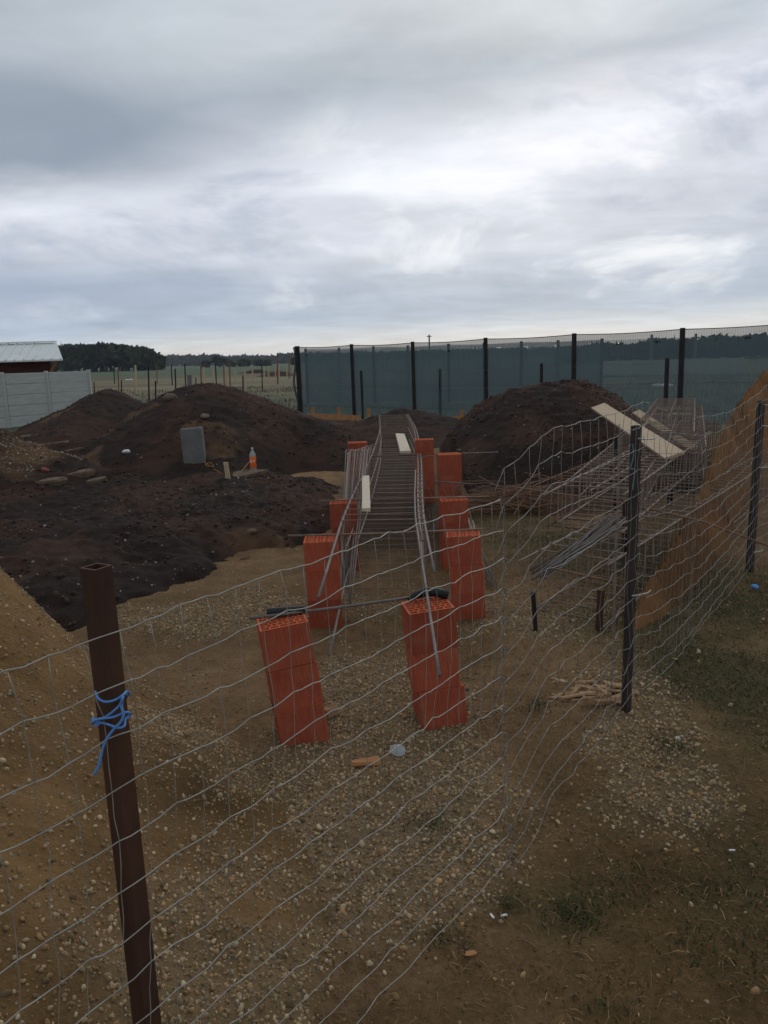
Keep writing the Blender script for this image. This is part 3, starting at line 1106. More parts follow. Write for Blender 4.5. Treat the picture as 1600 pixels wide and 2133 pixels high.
def smooth_path():
    """even out the corners of the centre line"""
    global _pp, _s
    ss = np.linspace(0, _s[-1], 60)
    P = cpath(ss)
    for _ in range(25):
        P[1:-1] = (P[:-2] + 2 * P[1:-1] + P[2:]) / 4
    _pp, _s = P, np.concatenate([[0], np.cumsum(np.linalg.norm(np.diff(P, axis=0), axis=1))])


smooth_path()
CW, CH = .61, .50


def stirrup_mb(w, h, r=.0038):
    mb = MB()
    w, h, c = w / 2, h, .018
    pts = []
    for cx, cz, a0 in ((w - c, h - c, 0), (-w + c, h - c, 90), (-w + c, c, 180), (w - c, c, 270)):
        for i in range(4):
            a = rad(a0 + 30 * i)
            pts.append((cx + c * math.cos(a), 0, cz + c * math.sin(a)))
    pts += [pts[0], pts[1]]
    mb.tube(pts, r, 5)
    mb.tube([(w - c, 0, h), (w - .05, .006, h - .05)], r, 5)      # the bent end of the stirrup
    return mb


def make_cage(name, label, L, w, h, spacing, place, bars, m_s, m_b, rz0=0.0, srad=.0038):
    root = empty(name, place(0)[0])
    tag(root, label, 'rebar cage', 'welded rebar cages')
    base = np.array(place(0)[0])
    proto = None
    n = int(L / spacing)
    for i in range(n + 1):
        p, rz = place(i * spacing + random.uniform(-.015, .015))
        if proto is None:
            proto = stirrup_mb(w, h, srad).build('stirrup', m_s, root, smooth=True)
            o = proto
        else:
            o = dup(proto, root)
        o.location = tuple(np.array(p) - base)
        o.rotation_euler = (rad(random.uniform(-2.5, 2.5)), rad(random.uniform(-.6, .6)), rz + rad(random.uniform(-1.5, 1.5)))
    for bx, bz, s0, s1, r, mm in bars:
        pts = []
        for s_ in np.linspace(s0, s1, 24):
            p, rz = place(s_)
            pts.append(np.array(p) + np.array([math.cos(rz) * bx, math.sin(rz) * bx, bz]) + (RNG.random(3) - .5) * .0015 - base)
        mb = MB()
        mb.tube(pts, r, 7)
        mb.build('bar', mm, root, smooth=True)
    return root


def main_place(s):
    p = cpath(s)[0]
    q = cpath(s + .15)[0] - cpath(s - .15)[0]
    return (p[0], p[1], ZT - CH), math.atan2(q[1], q[0]) - math.pi / 2


hw = CW / 2 - .012
make_cage('rebar_cage', 'long rusty rebar cage hung between the red block stacks', _s[-1] - .05, CW, CH, .22, main_place,
          [(-hw, CH - .012, -1.75, _s[-1], .0085, M['rebar_grey']), (hw, CH - .012, -1.35, _s[-1], .0085, M['rebar_grey']), (hw - .035, CH - .014, -.6, _s[-1], .008, M['rebar']),
           (-hw, .012, -1.3, _s[-1], .0085, M['rebar_grey']), (hw, .012, -.9, _s[-1], .0085, M['rebar_grey']), (hw - .02, CH * .5, -.3, _s[-1] - .3, .007, M['rebar']),
           (-hw + .01, CH * .5, 0.1, _s[-1] - .3, .007, M['rebar']), (hw - .06, CH + .004, -2.75, 2.4, .0070, M['rebar_grey'])], M['cage'], M['rebar_grey'])

zt = S['L1'][2]
rod('rebar_rod', [G(520, 1288, .602), G(700, 1266, .602), G(895, 1239, .602)], .0075, M['rebar_grey'], 'ribbed steel rod laid across the two front block stacks')
rod('rebar_rod', [G(600, 1116, .60), G(800, 1111, .598), G(1006, 1102, .60)], .007, M['rebar'], 'dark steel rod laid across the second pair of block stacks')
rod('rebar_rod', [(S['L3'][0] - .2, S['L3'][1] - .02, .597), (S['R3'][0] + .3, S['R3'][1] - .03, .60)], .007, M['rebar'], 'dark steel rod laid across the third pair of block stacks')
rod('rebar_rod', [G(905, 1003, .60), G(985, 1008, .58)], .006, M['rebar_grey'], 'thin grey rod sticking out behind the third right stack')
rod('rebar_rod', [(S['L4'][0] - .1, S['L4'][1] + .05, .60), (S['R5'][0] + .9, S['R5'][1] + .0, .60)], .007, M['rebar'], 'steel rod under the far part of the long rebar cage')
rod('rebar_rod', [G(872, 952, .66), G(935, 947, .66)], .006, M['rebar_grey'], 'short grey rod between the cage and the fourth right stack')

# bars with hooked ends leaning beside the cage, hooks up at the far end
for i in range(22):
    u = i / 21
    hx = 722 + 50 * u + random.uniform(-2, 2)
    hy = 942 + random.uniform(-5, 4) - (8 if u > .6 else 0)
    far = D(hx, hy, 8.1 + random.uniform(-.25, .25))
    near = G(705 + 30 * u + random.uniform(-3, 3), 1240 + random.uniform(-55, 16), .03 + .1 * random.random())
    d = (far - near) / np.linalg.norm(far - near)
    pts = [near, near + (far - near) * .5 + np.array([0, 0, .01]), far - d * .05]
    for a in range(0, 150, 25):                       # the hook bends over towards the right and down
        an = rad(a)
        pts.append(far + .035 * (d * math.sin(an) * 1.1 + np.array([1, .25, -.25]) * (1 - math.cos(an))))
    rod('hooked_bar', pts, .0058, M['cage'] if i % 3 else M['rebar_grey'], 'steel bar with hooked upper end leaning in the bunch left of the long cage', 'hooked bar', 'hooked bars leaning left of the cage')

# thin rods lying behind the second right stack
for i in range(14):
    a = G(1022 + random.uniform(-14, 12), 1220 + random.uniform(-12, 6), .015 + .03 * random.random())
    b = G(972 + random.uniform(-10, 16), 1085 + random.uniform(-12, 12), .25 + .08 * random.random())
    rod('thin_rod', [a, (a + b) / 2 + np.array([random.uniform(-.02, .02), 0, -.01]), b], .0042, M['rebar_grey'] if i % 2 else M['rebar'], 'thin steel rod in the sheaf behind the second right stack', 'steel rod', 'thin rods behind the second right stack', 5)
# loose wires hanging between the third stack and the cage
for i in range(16):
    a = G(random.uniform(885, 985), random.uniform(1000, 1012), .55)
    b = G(a[0] * 0 + random.uniform(885, 1000), random.uniform(1075, 1110), .08)
    rod('bent_wire', [a, (a + b) / 2 + np.array([random.uniform(-.05, .05), random.uniform(-.05, .05), .02]), b], .003, M['rebar_grey'] if i % 2 else M['rebar'], 'thin bent wire hanging beside the third right stack', 'wire', 'bent wires beside the third right stack', 4)


# tangled heap of thin rods behind the fence
def tangle():
    mb = MB()
    c = G(1088, 1060, 0)
    for i in range(240):
        a = c + np.array([random.gauss(0, .24), random.gauss(0, .2), abs(random.gauss(.10, .08))])
        an = random.gauss(0, .5) + (math.pi if random.random() < .5 else 0)
        L = random.uniform(.25, .75)
        d = np.array([math.cos(an), math.sin(an) * .7, random.uniform(-.25, .25)]) * L
        b = a + d
        b[2] = max(.01, b[2])
        mb.tube([a, (a + b) / 2 + np.array([0, 0, random.uniform(0, .06)]), b], random.choice([.0045, .006]), 4)
    o = mb.build('rod_tangle', M['rebar_rust'], origin=c)
    tag(o, 'tangled heap of thin rusty rods at the foot of the tall soil heap', 'rods', kind='stuff')


tangle()


# rebar cages lying behind the right part of the fence
def straight(p0, ang, z0):
    def f(s):
        return (p0[0] + math.cos(ang) * s, p0[1] + math.sin(ang) * s, z0), ang - math.pi / 2
    return f


def std_bars(w, h, L, m, a=.3, b=.1):
    k = w / 2 - .012
    return [(-k, h - .012, -a, L, .0075, m), (k, h - .012, -b, L, .0075, m), (-k, .012, -.05, L, .0075, m), (k, .012, -.2, L, .0075, m), (0, h - .012, -.1, L, .007, m)]


ang = math.atan2(1.0, .74)
make_cage('rebar_cage', 'brown rebar cage lying on the ground nearest the split wood heap', 6.0, .55, .42, .2, straight((1.26, 4.95), ang, .02), std_bars(.55, .42, 6.0, M['cage']), M['cage'], M['rebar_rust'], srad=.0052)
make_cage('rebar_cage', 'flat rebar cage on the pile just behind the one carrying the plank', 5.5, .60, .26, .2, straight((2.10, 6.9), rad(66), .46), std_bars(.6, .26, 5.5, M['cage'], .5, .3), M['cage'], M['cage'], srad=.0046)
make_cage('rebar_cage', 'rebar cage lying between the soil heap and the stacked cages', 7.0, .60, .5, .2, straight((1.95, 7.6), ang + .08, .02), std_bars(.6, .5, 7.0, M['rebar_rust'], .5, .2), M['rebar_rust'], M['rebar_rust'], srad=.0055)
make_cage('rebar_cage', 'wide rebar cage at the right of the pile, beside the sand bank', 6.0, .75, .40, .22, straight((2.95, 7.9), rad(68), .42), std_bars(.75, .4, 6.0, M['cage'], .3, .2), M['cage'], M['cage'], srad=.0044)

make_cage('rebar_cage', 'rebar cage stacked on the nearest one, carrying the foot of the pale plank', 4.6, .55, .30, .2, straight((1.60, 5.75), rad(60), .455), std_bars(.55, .30, 4.6, M['cage'], .4, .2), M['cage'], M['cage'], srad=.0052)
make_cage('rebar_cage', 'flat topmost rebar cage of the pile, nearest the tall shade net', 4.0, .6, .16, .22, straight((3.35, 9.0), rad(68), .83), std_bars(.6, .16, 4.0, M['cage'], .3, .3), M['cage'], M['cage'], srad=.0042)
for i in range(16):       # straight bars resting on the nearest cage
    a = G(1108 + random.uniform(-3, 40), 1203 - random.uniform(-6, 20), .43 + .05 * random.random())
    b = G(1275 + random.uniform(-20, 30), 1085 + random.uniform(-15, 20), .46 + .06 * random.random())
    rod('straight_bar', [a, (a + b) / 2, b], .0062, M['rebar_dark'] if i % 3 else M['rebar_grey'], 'straight steel bar in the bundle on the nearest cage behind the fence', 'steel bar', 'straight bars on the nearest cage')
rod('long_bar', [D(1058, 1013, 7.3), D(1300, 1048, 6.5), D(1460, 1085, 5.9), D(1606, 1139, 5.3)], .0085, M['rebar_rust'], 'long rusty bar slanting across the cages to the right picture edge')
rod('long_bar', [G(1155, 1185, .5), G(1285, 1213, .44)], .0075, M['rebar_rust'], 'short rusty bar across the mouth of the nearest cage')
rod('long_bar', [D(1600, 1165, 6.8), D(1575, 1142, 7.2)], .02, M['wood_split'], 'short brown stick poking in at the right picture edge', 'stick')


def stake(px0, py0, px1, py1, w, m, label, name='steel_stake', cat='stake', y=None, group=None, t=None):
    a = G(px1, py1, 0)
    b = D(px0, py0, a[1] if y is None else y)
    mb = MB()
    t = t or w
    mb.beam(a - np.array([0, 0, .05]), b, (w / 2, 0, 0), (0, t / 2, 0))
    o = mb.build(name, m, origin=a)
    return tag(o, label, cat, group)


stake(1110, 1232, 1118, 1322, .024, M['post_dark'], 'short dark stake at the near left corner of the nearest cage')
stake(1252, 1228, 1247, 1318, .036, M['post'], 'short brown stake inside the near end of the cages')
stake(1302, 1042, 1300, 1190, .03, M['post_dark'], 'dark upright stake just behind the fence post among the cages')
stake(1283, 905, 1281, 1068, .03, M['post_dark'], 'thin grey stake between the soil heap and the fence post')
stake(1399, 932, 1396, 1050, .05, M['post_dark'], 'dark upright stake under the plank foot')


# ------------------------------------------------------------------ wire fence
T_END = 3.3


def fpt(t):
    if t <= 1:
        return np.array([-.49 + 1.69 * t, 1.28 + 2.25 * t])
    return np.array([1.20 + 1.70 * (t - 1), 3.53 + 2.37 * (t - 1)])


FN = np.array([.80, -.60])
fence = empty('wire_fence', (*fpt(1), 0))
tag(fence, 'sagging galvanised wire mesh fence on rusty steel posts crossing the whole foreground', 'wire fence')
FB = np.array([*fpt(1), 0.0])


def fence_floor(x, y):
    return max(float(gz(x, y)), float(pile_h(np.array([x]), np.array([y]))[0]))


def wire_net(t0, t1, spacing, levels, ztop, name, rh, rv, kink):
    """a net of knotted wires: a grid of jittered knots, horizontal wires and upright wires through them"""
    nodes = {}
    L = (t1 - t0) * 2.86
    nt = int(L / spacing)
    mb = MB()
    for i in range(nt + 1):
        t = t0 + (t1 - t0) * i / nt
        span = t % 1.0
        sag = math.sin(math.pi * span) if t > 0 else 0
        bulge = .05 * math.sin(2.1 * t + 1) * sag
        base = 0
        for k, dz in enumerate(levels):
            tt = t + random.gauss(0, .0013) * kink + .008 * math.sin(k * .45 + t * 2)
            p = fpt(tt)
            z = ztop(t) - dz + random.gauss(0, .0045) * kink
            fl = fence_floor(p[0], p[1])
            off = .034 + bulge * (dz / 1.4) + random.gauss(0, .005) * kink
            q = p + FN * off
            nodes[i, k] = np.array([q[0], q[1], max(z, fl + .012 + .01 * random.random())])
    for k in range(len(levels)):
        pts = []
        for i in range(nt + 1):
            pts.append(nodes[i, k])
            if i < nt:
                a, b = nodes[i, k], nodes[i + 1, k]
                pts.append(a * .62 + b * .38 + np.array([0, 0, random.gauss(-.002, .0022) * kink]))
        mb.tube(np.array(pts) - FB, rh, 5)
    for i in range(nt + 1):
        pts = []
        for k in range(len(levels)):
            pts.append(nodes[i, k])
            if k < len(levels) - 1:
                m = (nodes[i, k] + nodes[i, k + 1]) / 2
                j = random.gauss(0, .004) * kink
                pts.append(m + np.array([.6 * j, .8 * j, 0]))
        mb.tube(np.array(pts) - FB, rv, 4)
    return nodes, nt, mb


LA = [.0, .095, .19, .285, .38, .475, .57, .665, .76, .855, .95, 1.045, 1.14, 1.235]
LB = [.0, .10, .20, .30, .40, .50, .60, .70, .80, .90, 1.0, 1.10, 1.20, 1.30, 1.38]


def ztopA(t):
    return 1.305 + .012 * math.sin(6 * t) - (.03 if t > .42 else 0) * 0


def ztopB(t):
    s = t % 1.0
    if t < 1:
        return 1.40 + .10 * sstep(.49, .62, t) + .03 * sstep(.7, 1, t)
    return 1.50 - .12 * math.sin(math.pi * s) - .02 * (t - 1)


nA, ntA, mbA = wire_net(-.9, .485, .066, LA, ztopA, 'wire_mesh', .0014, .0009, .75)
mbA.build('wire_mesh', M['wire'], fence, smooth=True)
nB, ntB, mbB = wire_net(.492, T_END, .088, LB, ztopB, 'wire_mesh', .0014, .0011, 1.0)
# loose wire ends at the torn corner, and the knots that join the two nets
for k in range(0, len(LB) - 1):
    a = nB[0, k]
    mbB.tube(np.array([a, a + np.array([-.03, -.03, -.05 - .03 * random.random()]), a + np.array([-.02 - .03 * random.random(), -.02, -.09])]) - FB, .0012, 4)
for k in range(2, len(LA)):
    a = nA[ntA, k]
    b = min((nB[i_, q_] for q_ in range(len(LB)) for i_ in (0, 1)), key=lambda v: float(np.linalg.norm((v - a) * [1, 1, 1.6])))
    mbB.tube(np.array([a, (a + b) / 2 + np.array([0, 0, .012]), b]) - FB, .0013, 4)
    c = (a + b) / 2
    mbB.tube(np.array([c + .010 * np.array([math.cos(q), .3 * math.sin(q), math.sin(q)]) for q in np.linspace(0, 6, 9)]) - FB, .0013, 4)
mbB.build('wire_mesh', M['wire2'], fence, smooth=True)
# crimped upright wires bunched at the middle post and at the overlap left of it
for j, (t, zz, am) in enumerate([(.985, 1.38, .010), (.865, 1.46, .004), (.869, 1.44, .003), (.873, 1.46, .005), (1.32, 1.40, .006), (1.325, 1.4, .004), (1.33, 1.38, .006)]):
    p = fpt(t) + FN * (.04 + .004 * j % .012) - [.02, 0]
    pts = []
    for z in np.linspace(zz, .10, 60):
        w = am * math.sin(z * 62 + j)
        lean = .20 * (1.4 - z) if j > 5 else 0
        pts.append((p[0] - lean * .6 + w * .6, p[1] - lean * .8 + w * .8, z))
    mb = MB()
    mb.tube(np.array(pts) - FB, .0014, 4)
    mb.build('selvedge_wire', M['wire2'], fence, smooth=True)


def square_tube(p, ztop, zbot, w, rz, lean=(0, 0), nm='post', par=fence, m=M['post'], base=FB):
    mb = MB()
    c, s = math.cos(rz), math.sin(rz)

    def ring(h, z):
        k = (z - zbot) / (ztop - zbot)
        return [(p[0] + lean[0] * k + (x * c - y * s), p[1] + lean[1] * k + (x * s + y * c), z) for x, y in ((-h, -h), (h, -h), (h, h), (-h, h))]
    h, hi = w / 2, w / 2 - .0035
    zs = np.linspace(zbot, ztop, 8)
    vs = [v for z in zs for v in ring(h, z)]
    mb.add(vs, [(i * 4 + k, i * 4 + (k + 1) % 4, i * 4 + 4 + (k + 1) % 4, i * 4 + 4 + k) for i in range(7) for k in range(4)])
    mb.add(ring(h, ztop) + ring(hi, ztop), [(k, (k + 1) % 4, 4 + (k + 1) % 4, 4 + k) for k in range(4)], 1)
    mb.add(ring(hi, ztop) + ring(hi, ztop - .3), [((k + 1) % 4, k, 4 + k, 4 + (k + 1) % 4) for k in range(4)])
    v = np.array(mb.v) - base
    mb.v = [tuple(q) for q in v]
    return mb.build(nm, [m, M['post_edge']], par)


_p1t = D(200, 1180, 1.28)
square_tube((_p1t[0] + .012, 1.28), _p1t[2], -.1, .037, rad(62), (-.012, 0))
for t, zt_, w_ in ((1.0, 1.42, .035), (2.0, 1.36, .045), (3.0, 1.36, .045)):
    q = fpt(t)
    square_tube(q + ([-.03, 0] if t == 1 else [0, 0]), zt_, -.1, w_, rad(36), (0, 0), m=M['post2'])
for t, zs_ in ((1.0, (1.36, .62)), (2.0, (1.33, 1.17, .85, .18))):
    for z in zs_:
        mb = MB()
        q = fpt(t) + FN * .045 + ([-.03, 0] if t == 1 else [0, 0])
        q3 = np.array([q[0], q[1], z])
        mb.tube(np.array([q3 + np.array([-.05, -.045, .008]), q3 + np.array([-.01, -.012, 0]), q3 + np.array([.05, .03, -.004]), q3 + np.array([.065, .04, .006])]) - FB, .0035, 5)
        mb.build('tie', M['tie'], fence, smooth=True)


# blue cord tied round the near post
def cord(pts, r, m, name, label, cat='cord'):
    P = np.array(pts)
    n = 8
    out = []
    for i in range(len(P) - 1):
        p0, p1, p2, p3 = P[max(i - 1, 0)], P[i], P[i + 1], P[min(i + 2, len(P) - 1)]
        for k in range(n):
            t = k / n
            out.append(.5 * ((2 * p1) + (p2 - p0) * t + (2 * p0 - 5 * p1 + 4 * p2 - p3) * t * t + (3 * p1 - p0 - 3 * p2 + p3) * t ** 3))
    out.append(P[-1])
    out = np.array(out)
    return rod(name, list(out), r, m, label, cat, None, 5)


def onpost(lst, dy=-.052):
    return [D(px, py, 1.28 + dy + (q[0] if q else 0)) for px, py, *q in lst]


cord(onpost([(199, 1440, .03), (205, 1455), (220, 1462), (240, 1458), (256, 1448), (264, 1440, .03), (268, 1446, .06), (250, 1470, .07), (256, 1452), (248, 1470), (225, 1490), (200, 1503, .02), (190, 1507, .03), (205, 1498), (235, 1494),
             (262, 1484, .01), (272, 1488, .03), (262, 1498, .02), (259, 1512), (245, 1516), (222, 1508), (198, 1503, .02), (194, 1496, .03), (206, 1508, .01), (196, 1512, .02)]), .0022, M['blue'], 'blue_cord', 'bright blue cord tied round the near rusty post')
cord(onpost([(256, 1450), (253, 1470), (257, 1490), (250, 1506), (238, 1518), (222, 1540), (213, 1562), (208, 1585, -.004), (203, 1600, -.006), (196, 1613, -.006)]), .0026, M['blue'], 'blue_cord', 'loose blue cord tail hanging down the near rusty post')
cord([D(1318, 925, 3.46), D(1320, 950, 3.46), D(1314, 975, 3.46), D(1322, 978, 3.45), D(1321, 995, 3.46), D(1318, 1020, 3.46)], .003, M['teal'], 'teal_cord', 'thin teal cord knotted on the middle fence post')

# ------------------------------------------------------------------ shade net fence
NP = [(-2.83, 25.2), (-1.05, 24.0), (.93, 22.8), (2.86, 21.5), (5.0, 20.0), (7.15, 18.6), (9.6, 17.0), (12.1, 15.4)]
NP[0] = tuple(G(622, 868)[:2])


def net_xy(px, Y):
    return tuple(D(px, 800, Y)[:2])


NP = [net_xy(623, 25.0), net_xy(735, 23.6), net_xy(861, 22.3), net_xy(1011, 21.0), net_xy(1193, 19.7), net_xy(1415, 18.4), net_xy(1690, 17.0), net_xy(2050, 15.6)]
NTOP = [D(621, 723, NP[0][1])[2], D(733, 719, NP[1][1])[2], D(860, 714, NP[2][1])[2], D(1010, 706, NP[3][1])[2], D(1194, 697, NP[4][1])[2], D(1418, 686, NP[5][1])[2], 2.3, 2.3]
nf = empty('shade_net_fence', (NP[0][0], NP[0][1], 0))
tag(nf, 'tall fence of blue green shade net on dark posts behind the soil heaps', 'fence')
NB = np.array([NP[0][0], NP[0][1], 0])
for i, ((x, y), zt_) in enumerate(zip(NP, NTOP)):
    mb = MB()
    w = .05 if i else .075
    mb.beam((x + .02, y - .05, -.1), (x, y - .05, zt_ + .03), (w, 0, 0), (0, .04, 0))
    v = np.array(mb.v) - NB
    mb.v = [tuple(q) for q in v]
    mb.build('post', M['post_dark'], nf)


def net_sheet(NPts, tops, base, off, parent, nm='net_sheet', hole_seed=4):
    seg = np.array(NPts)
    ln = np.concatenate([[0], np.cumsum(np.linalg.norm(np.diff(seg, axis=0), axis=1))])
    us = np.arange(0, ln[-1], .07)
    vs_n = 40
    V, UV, Fc = [], [], []
    for u in us:
        x, y = np.interp(u, ln, seg[:, 0]), np.interp(u, ln, seg[:, 1])
        zt_ = np.interp(u, ln, tops)
        i = max(0, min(len(ln) - 2, int(np.searchsorted(ln, u) - 1)))
        f = (u - ln[i]) / (ln[i + 1] - ln[i])
        sg = .05 * math.sin(math.pi * f)
        for k in range(vs_n + 1):
            q = k / vs_n
            z = .04 + (zt_ - sg * .6 - .04) * q
            wob = off + .025 * math.sin(u * 5.1 + 2 * math.sin(u)) * (.3 + .7 * q) + .05 * math.sin(math.pi * f) * math.sin(math.pi * q) + .02 * float(vnoise(u * 1.2, z * 1.6))
            V.append((x - base[0] + wob * .35, y - base[1] + wob, z))
            UV.append((u, z))
    hr = random.Random(hole_seed)
    holes = set()
    for i in range(len(ln) - 1):
        for f in (.22, .5, .84):
            holes.add((int((ln[i] + f * (ln[i + 1] - ln[i]) + hr.uniform(-.15, .15)) / .07), vs_n - 5))
    n1 = vs_n + 1
    for i in range(len(us) - 1):
        for k in range(vs_n):
            if (i, k) in holes or (i + 1, k) in holes and hr.random() < .6:
                continue
            Fc.append((i * n1 + k, (i + 1) * n1 + k, (i + 1) * n1 + k + 1, i * n1 + k + 1))
    return link_mesh(nm, V, Fc, M['net'], parent, True, uv=UV)


net_sheet(NP, NTOP, NB, 0.0, nf)
mb = MB()
seg = []
for i in range(len(NP) - 1):
    for f in np.linspace(0, 1, 8, endpoint=False):
        x = NP[i][0] * (1 - f) + NP[i + 1][0] * f
        y = NP[i][1] * (1 - f) + NP[i + 1][1] * f
        seg.append((x, y, NTOP[i] * (1 - f) + NTOP[i + 1] * f - .03 * math.sin(math.pi * f)))
mb.tube(np.array(seg) - NB, .010, 5)
for zf in (.45, .16):
    mb.tube(np.array([(x, y - .06, z * zf) for x, y, z in seg]) - NB, .004, 4)
mb.build('line_wire', M['post_dark'], nf, smooth=True)
mb = MB()
mb.tube(np.array([(NP[0][0] - .1, NP[0][1] - .1, z) for z in np.linspace(NTOP[0], .1, 20)]) + np.stack([.05 * np.sin(np.linspace(0, 9, 20)), np.zeros(20), np.zeros(20)], 1) - NB, .035, 6)
mb.build('net_roll', M['net'], nf, smooth=True)

# a second, farther net fence seen through the first
NP2 = [net_xy(640, 33), net_xy(780, 32), net_xy(935, 31), net_xy(1085, 30), net_xy(1251, 29)]
NT2 = [2.25] * 5
nf2 = empty('shade_net_fence', (NP2[0][0], NP2[0][1], 0))
tag(nf2, 'farther shade net fence dimly seen through the nearer net', 'fence')
NB2 = np.array([NP2[0][0], NP2[0][1], 0])
for i, (x, y) in enumerate(NP2):
    for dx in ((0, 1.4) if i < 4 else (0,)):
        mb = MB()
        mb.beam((x + dx - NB2[0], y - .05 - NB2[1], -.1), (x + dx - NB2[0], y - .05 - NB2[1], 2.28), (.05, 0, 0), (0, .04, 0))
        mb.build('post', M['post_dark'], nf2)
net_sheet(NP2, NT2, NB2, 0.0, nf2, hole_seed=9)

# low posts in front of the net
lf = empty('low_wire_fence', tuple(G(752, 873)))
tag(lf, 'row of short dark posts with thin wires in front of the shade net', 'wire fence')
LBs = np.array(G(752, 873))
lowp = []
for a, b in (((621, 795), (624, 868)), ((752, 772), (757, 872)), ((917, 768), (918, 876)), ((1128, 757), (1128, 886)), ((1390, 746), (1384, 912))):
    p = G(*b)
    t_ = D(*a, p[1])
    mb = MB()
    mb.beam(p - np.array([0, 0, .1]) - LBs, t_ - LBs, (.035, 0, 0), (0, .03, 0))
    mb.build('post', M['post_dark'], lf)
    lowp.append((p, t_))
mb = MB()
for f in (.25, .62, .93):
    mb.tube([p * (1 - f) + t_ * f - LBs + np.array([0, -.04, 0]) for p, t_ in lowp], .004, 4)
mb.build('line_wire', M['rebar_grey'], lf)

# formwork boards along the foot of the net
a, b = G(640, 874), G(752, 880)
mb = MB()
mb.beam(a + [0, 0, .09], b + [0, 0, .10], (0, .015, 0), (0, 0, .10))
tag(mb.build('formwork_board', M['wood_orange'], origin=a), 'long orange formwork board at the foot of the shade net', 'board')
a, b = G(942, 882), G(966, 882)
mb = MB()
mb.beam(a + [0, 0, .08], b + [0, 0, .08], (0, .015, 0), (0, 0, .12))
tag(mb.build('formwork_board', M['wood_orange'], origin=a), 'short orange formwork board beside the tall soil heap', 'board')
for px, py0, py1, d_ in ((652, 848, 872, 'leftmost small orange peg behind the formwork board'), (706, 848, 874, 'middle small orange peg behind the formwork board'), (768, 851, 880, 'small orange peg just right of the short dark post'), (962, 854, 882, 'small orange peg by the short formwork board')):
    stake(px, py0, px + 1, py1, .10, M['wood_orange'], d_, 'wooden_peg', 'peg', t=.05)

# ------------------------------------------------------------------ concrete fence and shed on the left
cf_pts = [D(-95, 800, 22.6), D(7, 800, 23.6), D(99, 800, 24.8), D(187, 800, 26.2)]
cf = empty('concrete_fence', (cf_pts[3][0], cf_pts[3][1], 0))
tag(cf, 'pale grey fence of stacked concrete slabs and posts at the left', 'fence')
CB = np.array([cf_pts[3][0], cf_pts[3][1], 0])
FH = 1.66
for i, p in enumerate(cf_pts):
    mb = MB()
    mb.box((p[0] - CB[0], p[1] - CB[1] - .02, FH / 2), (.10, .11, FH + .04))
    bevel(mb.build('post', M['panel'], cf), .012)
    if i < 3:
        q = cf_pts[i + 1]
        d = (q - p)[:2]
        L = np.linalg.norm(d)
        d3 = np.array([d[0] / L, d[1] / L, 0])
        nrm = np.array([d3[1], -d3[0], 0])
        for k in range(5):
            mb = MB()
            z = .17 + k * .327
            s = np.array([p[0], p[1], z]) + d3 * .068 - CB
            e = np.array([q[0], q[1], z]) - d3 * .068 - CB
            mb.beam(s, e, nrm * .025, (0, 0, .1605))
            bevel(mb.build('slab', M['panel'], cf), .012)
mb = MB()
for k in range(7):
    z = .5 + k * .17
    mb.box((cf_pts[3][0] - .09 - CB[0], cf_pts[3][1] - .1 - CB[1], z), (.05, .05, .03))
mb.build('bolt', M['white'], cf)

sh = empty('shed', tuple(D(40, 800, 34)[:2]) + (0,))
SB = np.array(sh.location)
tag(sh, 'dark red shed with a ribbed pale metal roof behind the concrete fence', 'shed')
ew_l, ew_r = D(-190, 755, 33), D(105, 752, 33)
mb = MB()
bk = D(98, 752, 36)[0]
_q = np.array([(ew_l[0], 33), (ew_r[0], 33), (bk, 36), (ew_l[0], 36)]) - SB[:2]
mb.add([(x, y, 0) for x, y in _q] + [(x, y, 2.05) for x, y in _q], [(3, 2, 1, 0), (4, 5, 6, 7)] + [(i, (i + 1) % 4, 4 + (i + 1) % 4, 4 + i) for i in range(4)])
for k in range(24):
    mb.box((ew_l[0] + (k + .5) * (ew_r[0] - ew_l[0]) / 24 - SB[0], 33 - .012 - SB[1], 1.02), (.015, .02, 2.0))
mb.build('wall', M['shed'], sh)
e_l, e_r = D(-200, 754, 32.3), D(131, 748, 32.3)
zr = D(40, 716, 34.6)[2]
ze = e_r[2]
x0, x1 = e_l[0] - SB[0], e_r[0] - SB[0]
y0, y1, y2 = 32.3 - SB[1], 34.6 - SB[1], 36.9 - SB[1]
rdg = D(92, 715, 34.6)[0] - SB[0]
mb = MB()
for ya, za, yb, zb, x1_ in ((y0, ze, y1, zr, x1), (y2, ze, y1, zr, rdg - .4)):
    mb.add([(x0, ya, za), (x1_, ya, za), (rdg + .55, yb, zb), (x0, yb, zb), (x0, ya, za - .06), (x1_, ya, za - .06), (rdg + .55, yb, zb - .06), (x0, yb, zb - .06)],
           [(0, 1, 2, 3), (7, 6, 5, 4), (0, 4, 5, 1), (1, 5, 6, 2)])
roof = mb.build('roof', M['roof'], sh)
mb = MB()
for k in range(17):
    xx = x1 - .08 - k * .38
    fr = min(1.0, max(.0, (x1 - xx + .02) / (x1 - rdg - .55 + .5)))
    top = (xx - .5 * fr, y0 + (y1 - y0) * fr, ze + (zr - ze) * fr + .02)
    mb.tube([(xx, y0 - .02, ze + .02), top], .028, 6)
mb.build('rib', M['roof'], roof)
mb = MB()
mb.beam((x0, y1, zr + .05), (rdg + .5, y1, zr + .05), (0, .16, 0), (0, 0, .03))
mb.build('ridge_cap', M['roof'], roof)
mb = MB()
br_ = D(108, 765, 33)
mb.beam((br_[0] - SB[0] - .1, 32.98 - SB[1], 1.55), (x1 - .35, 32.6 - SB[1], ze - .06), (.04, 0, 0), (0, 0, .05))
mb.build('brace', M['wood_orange'], sh)

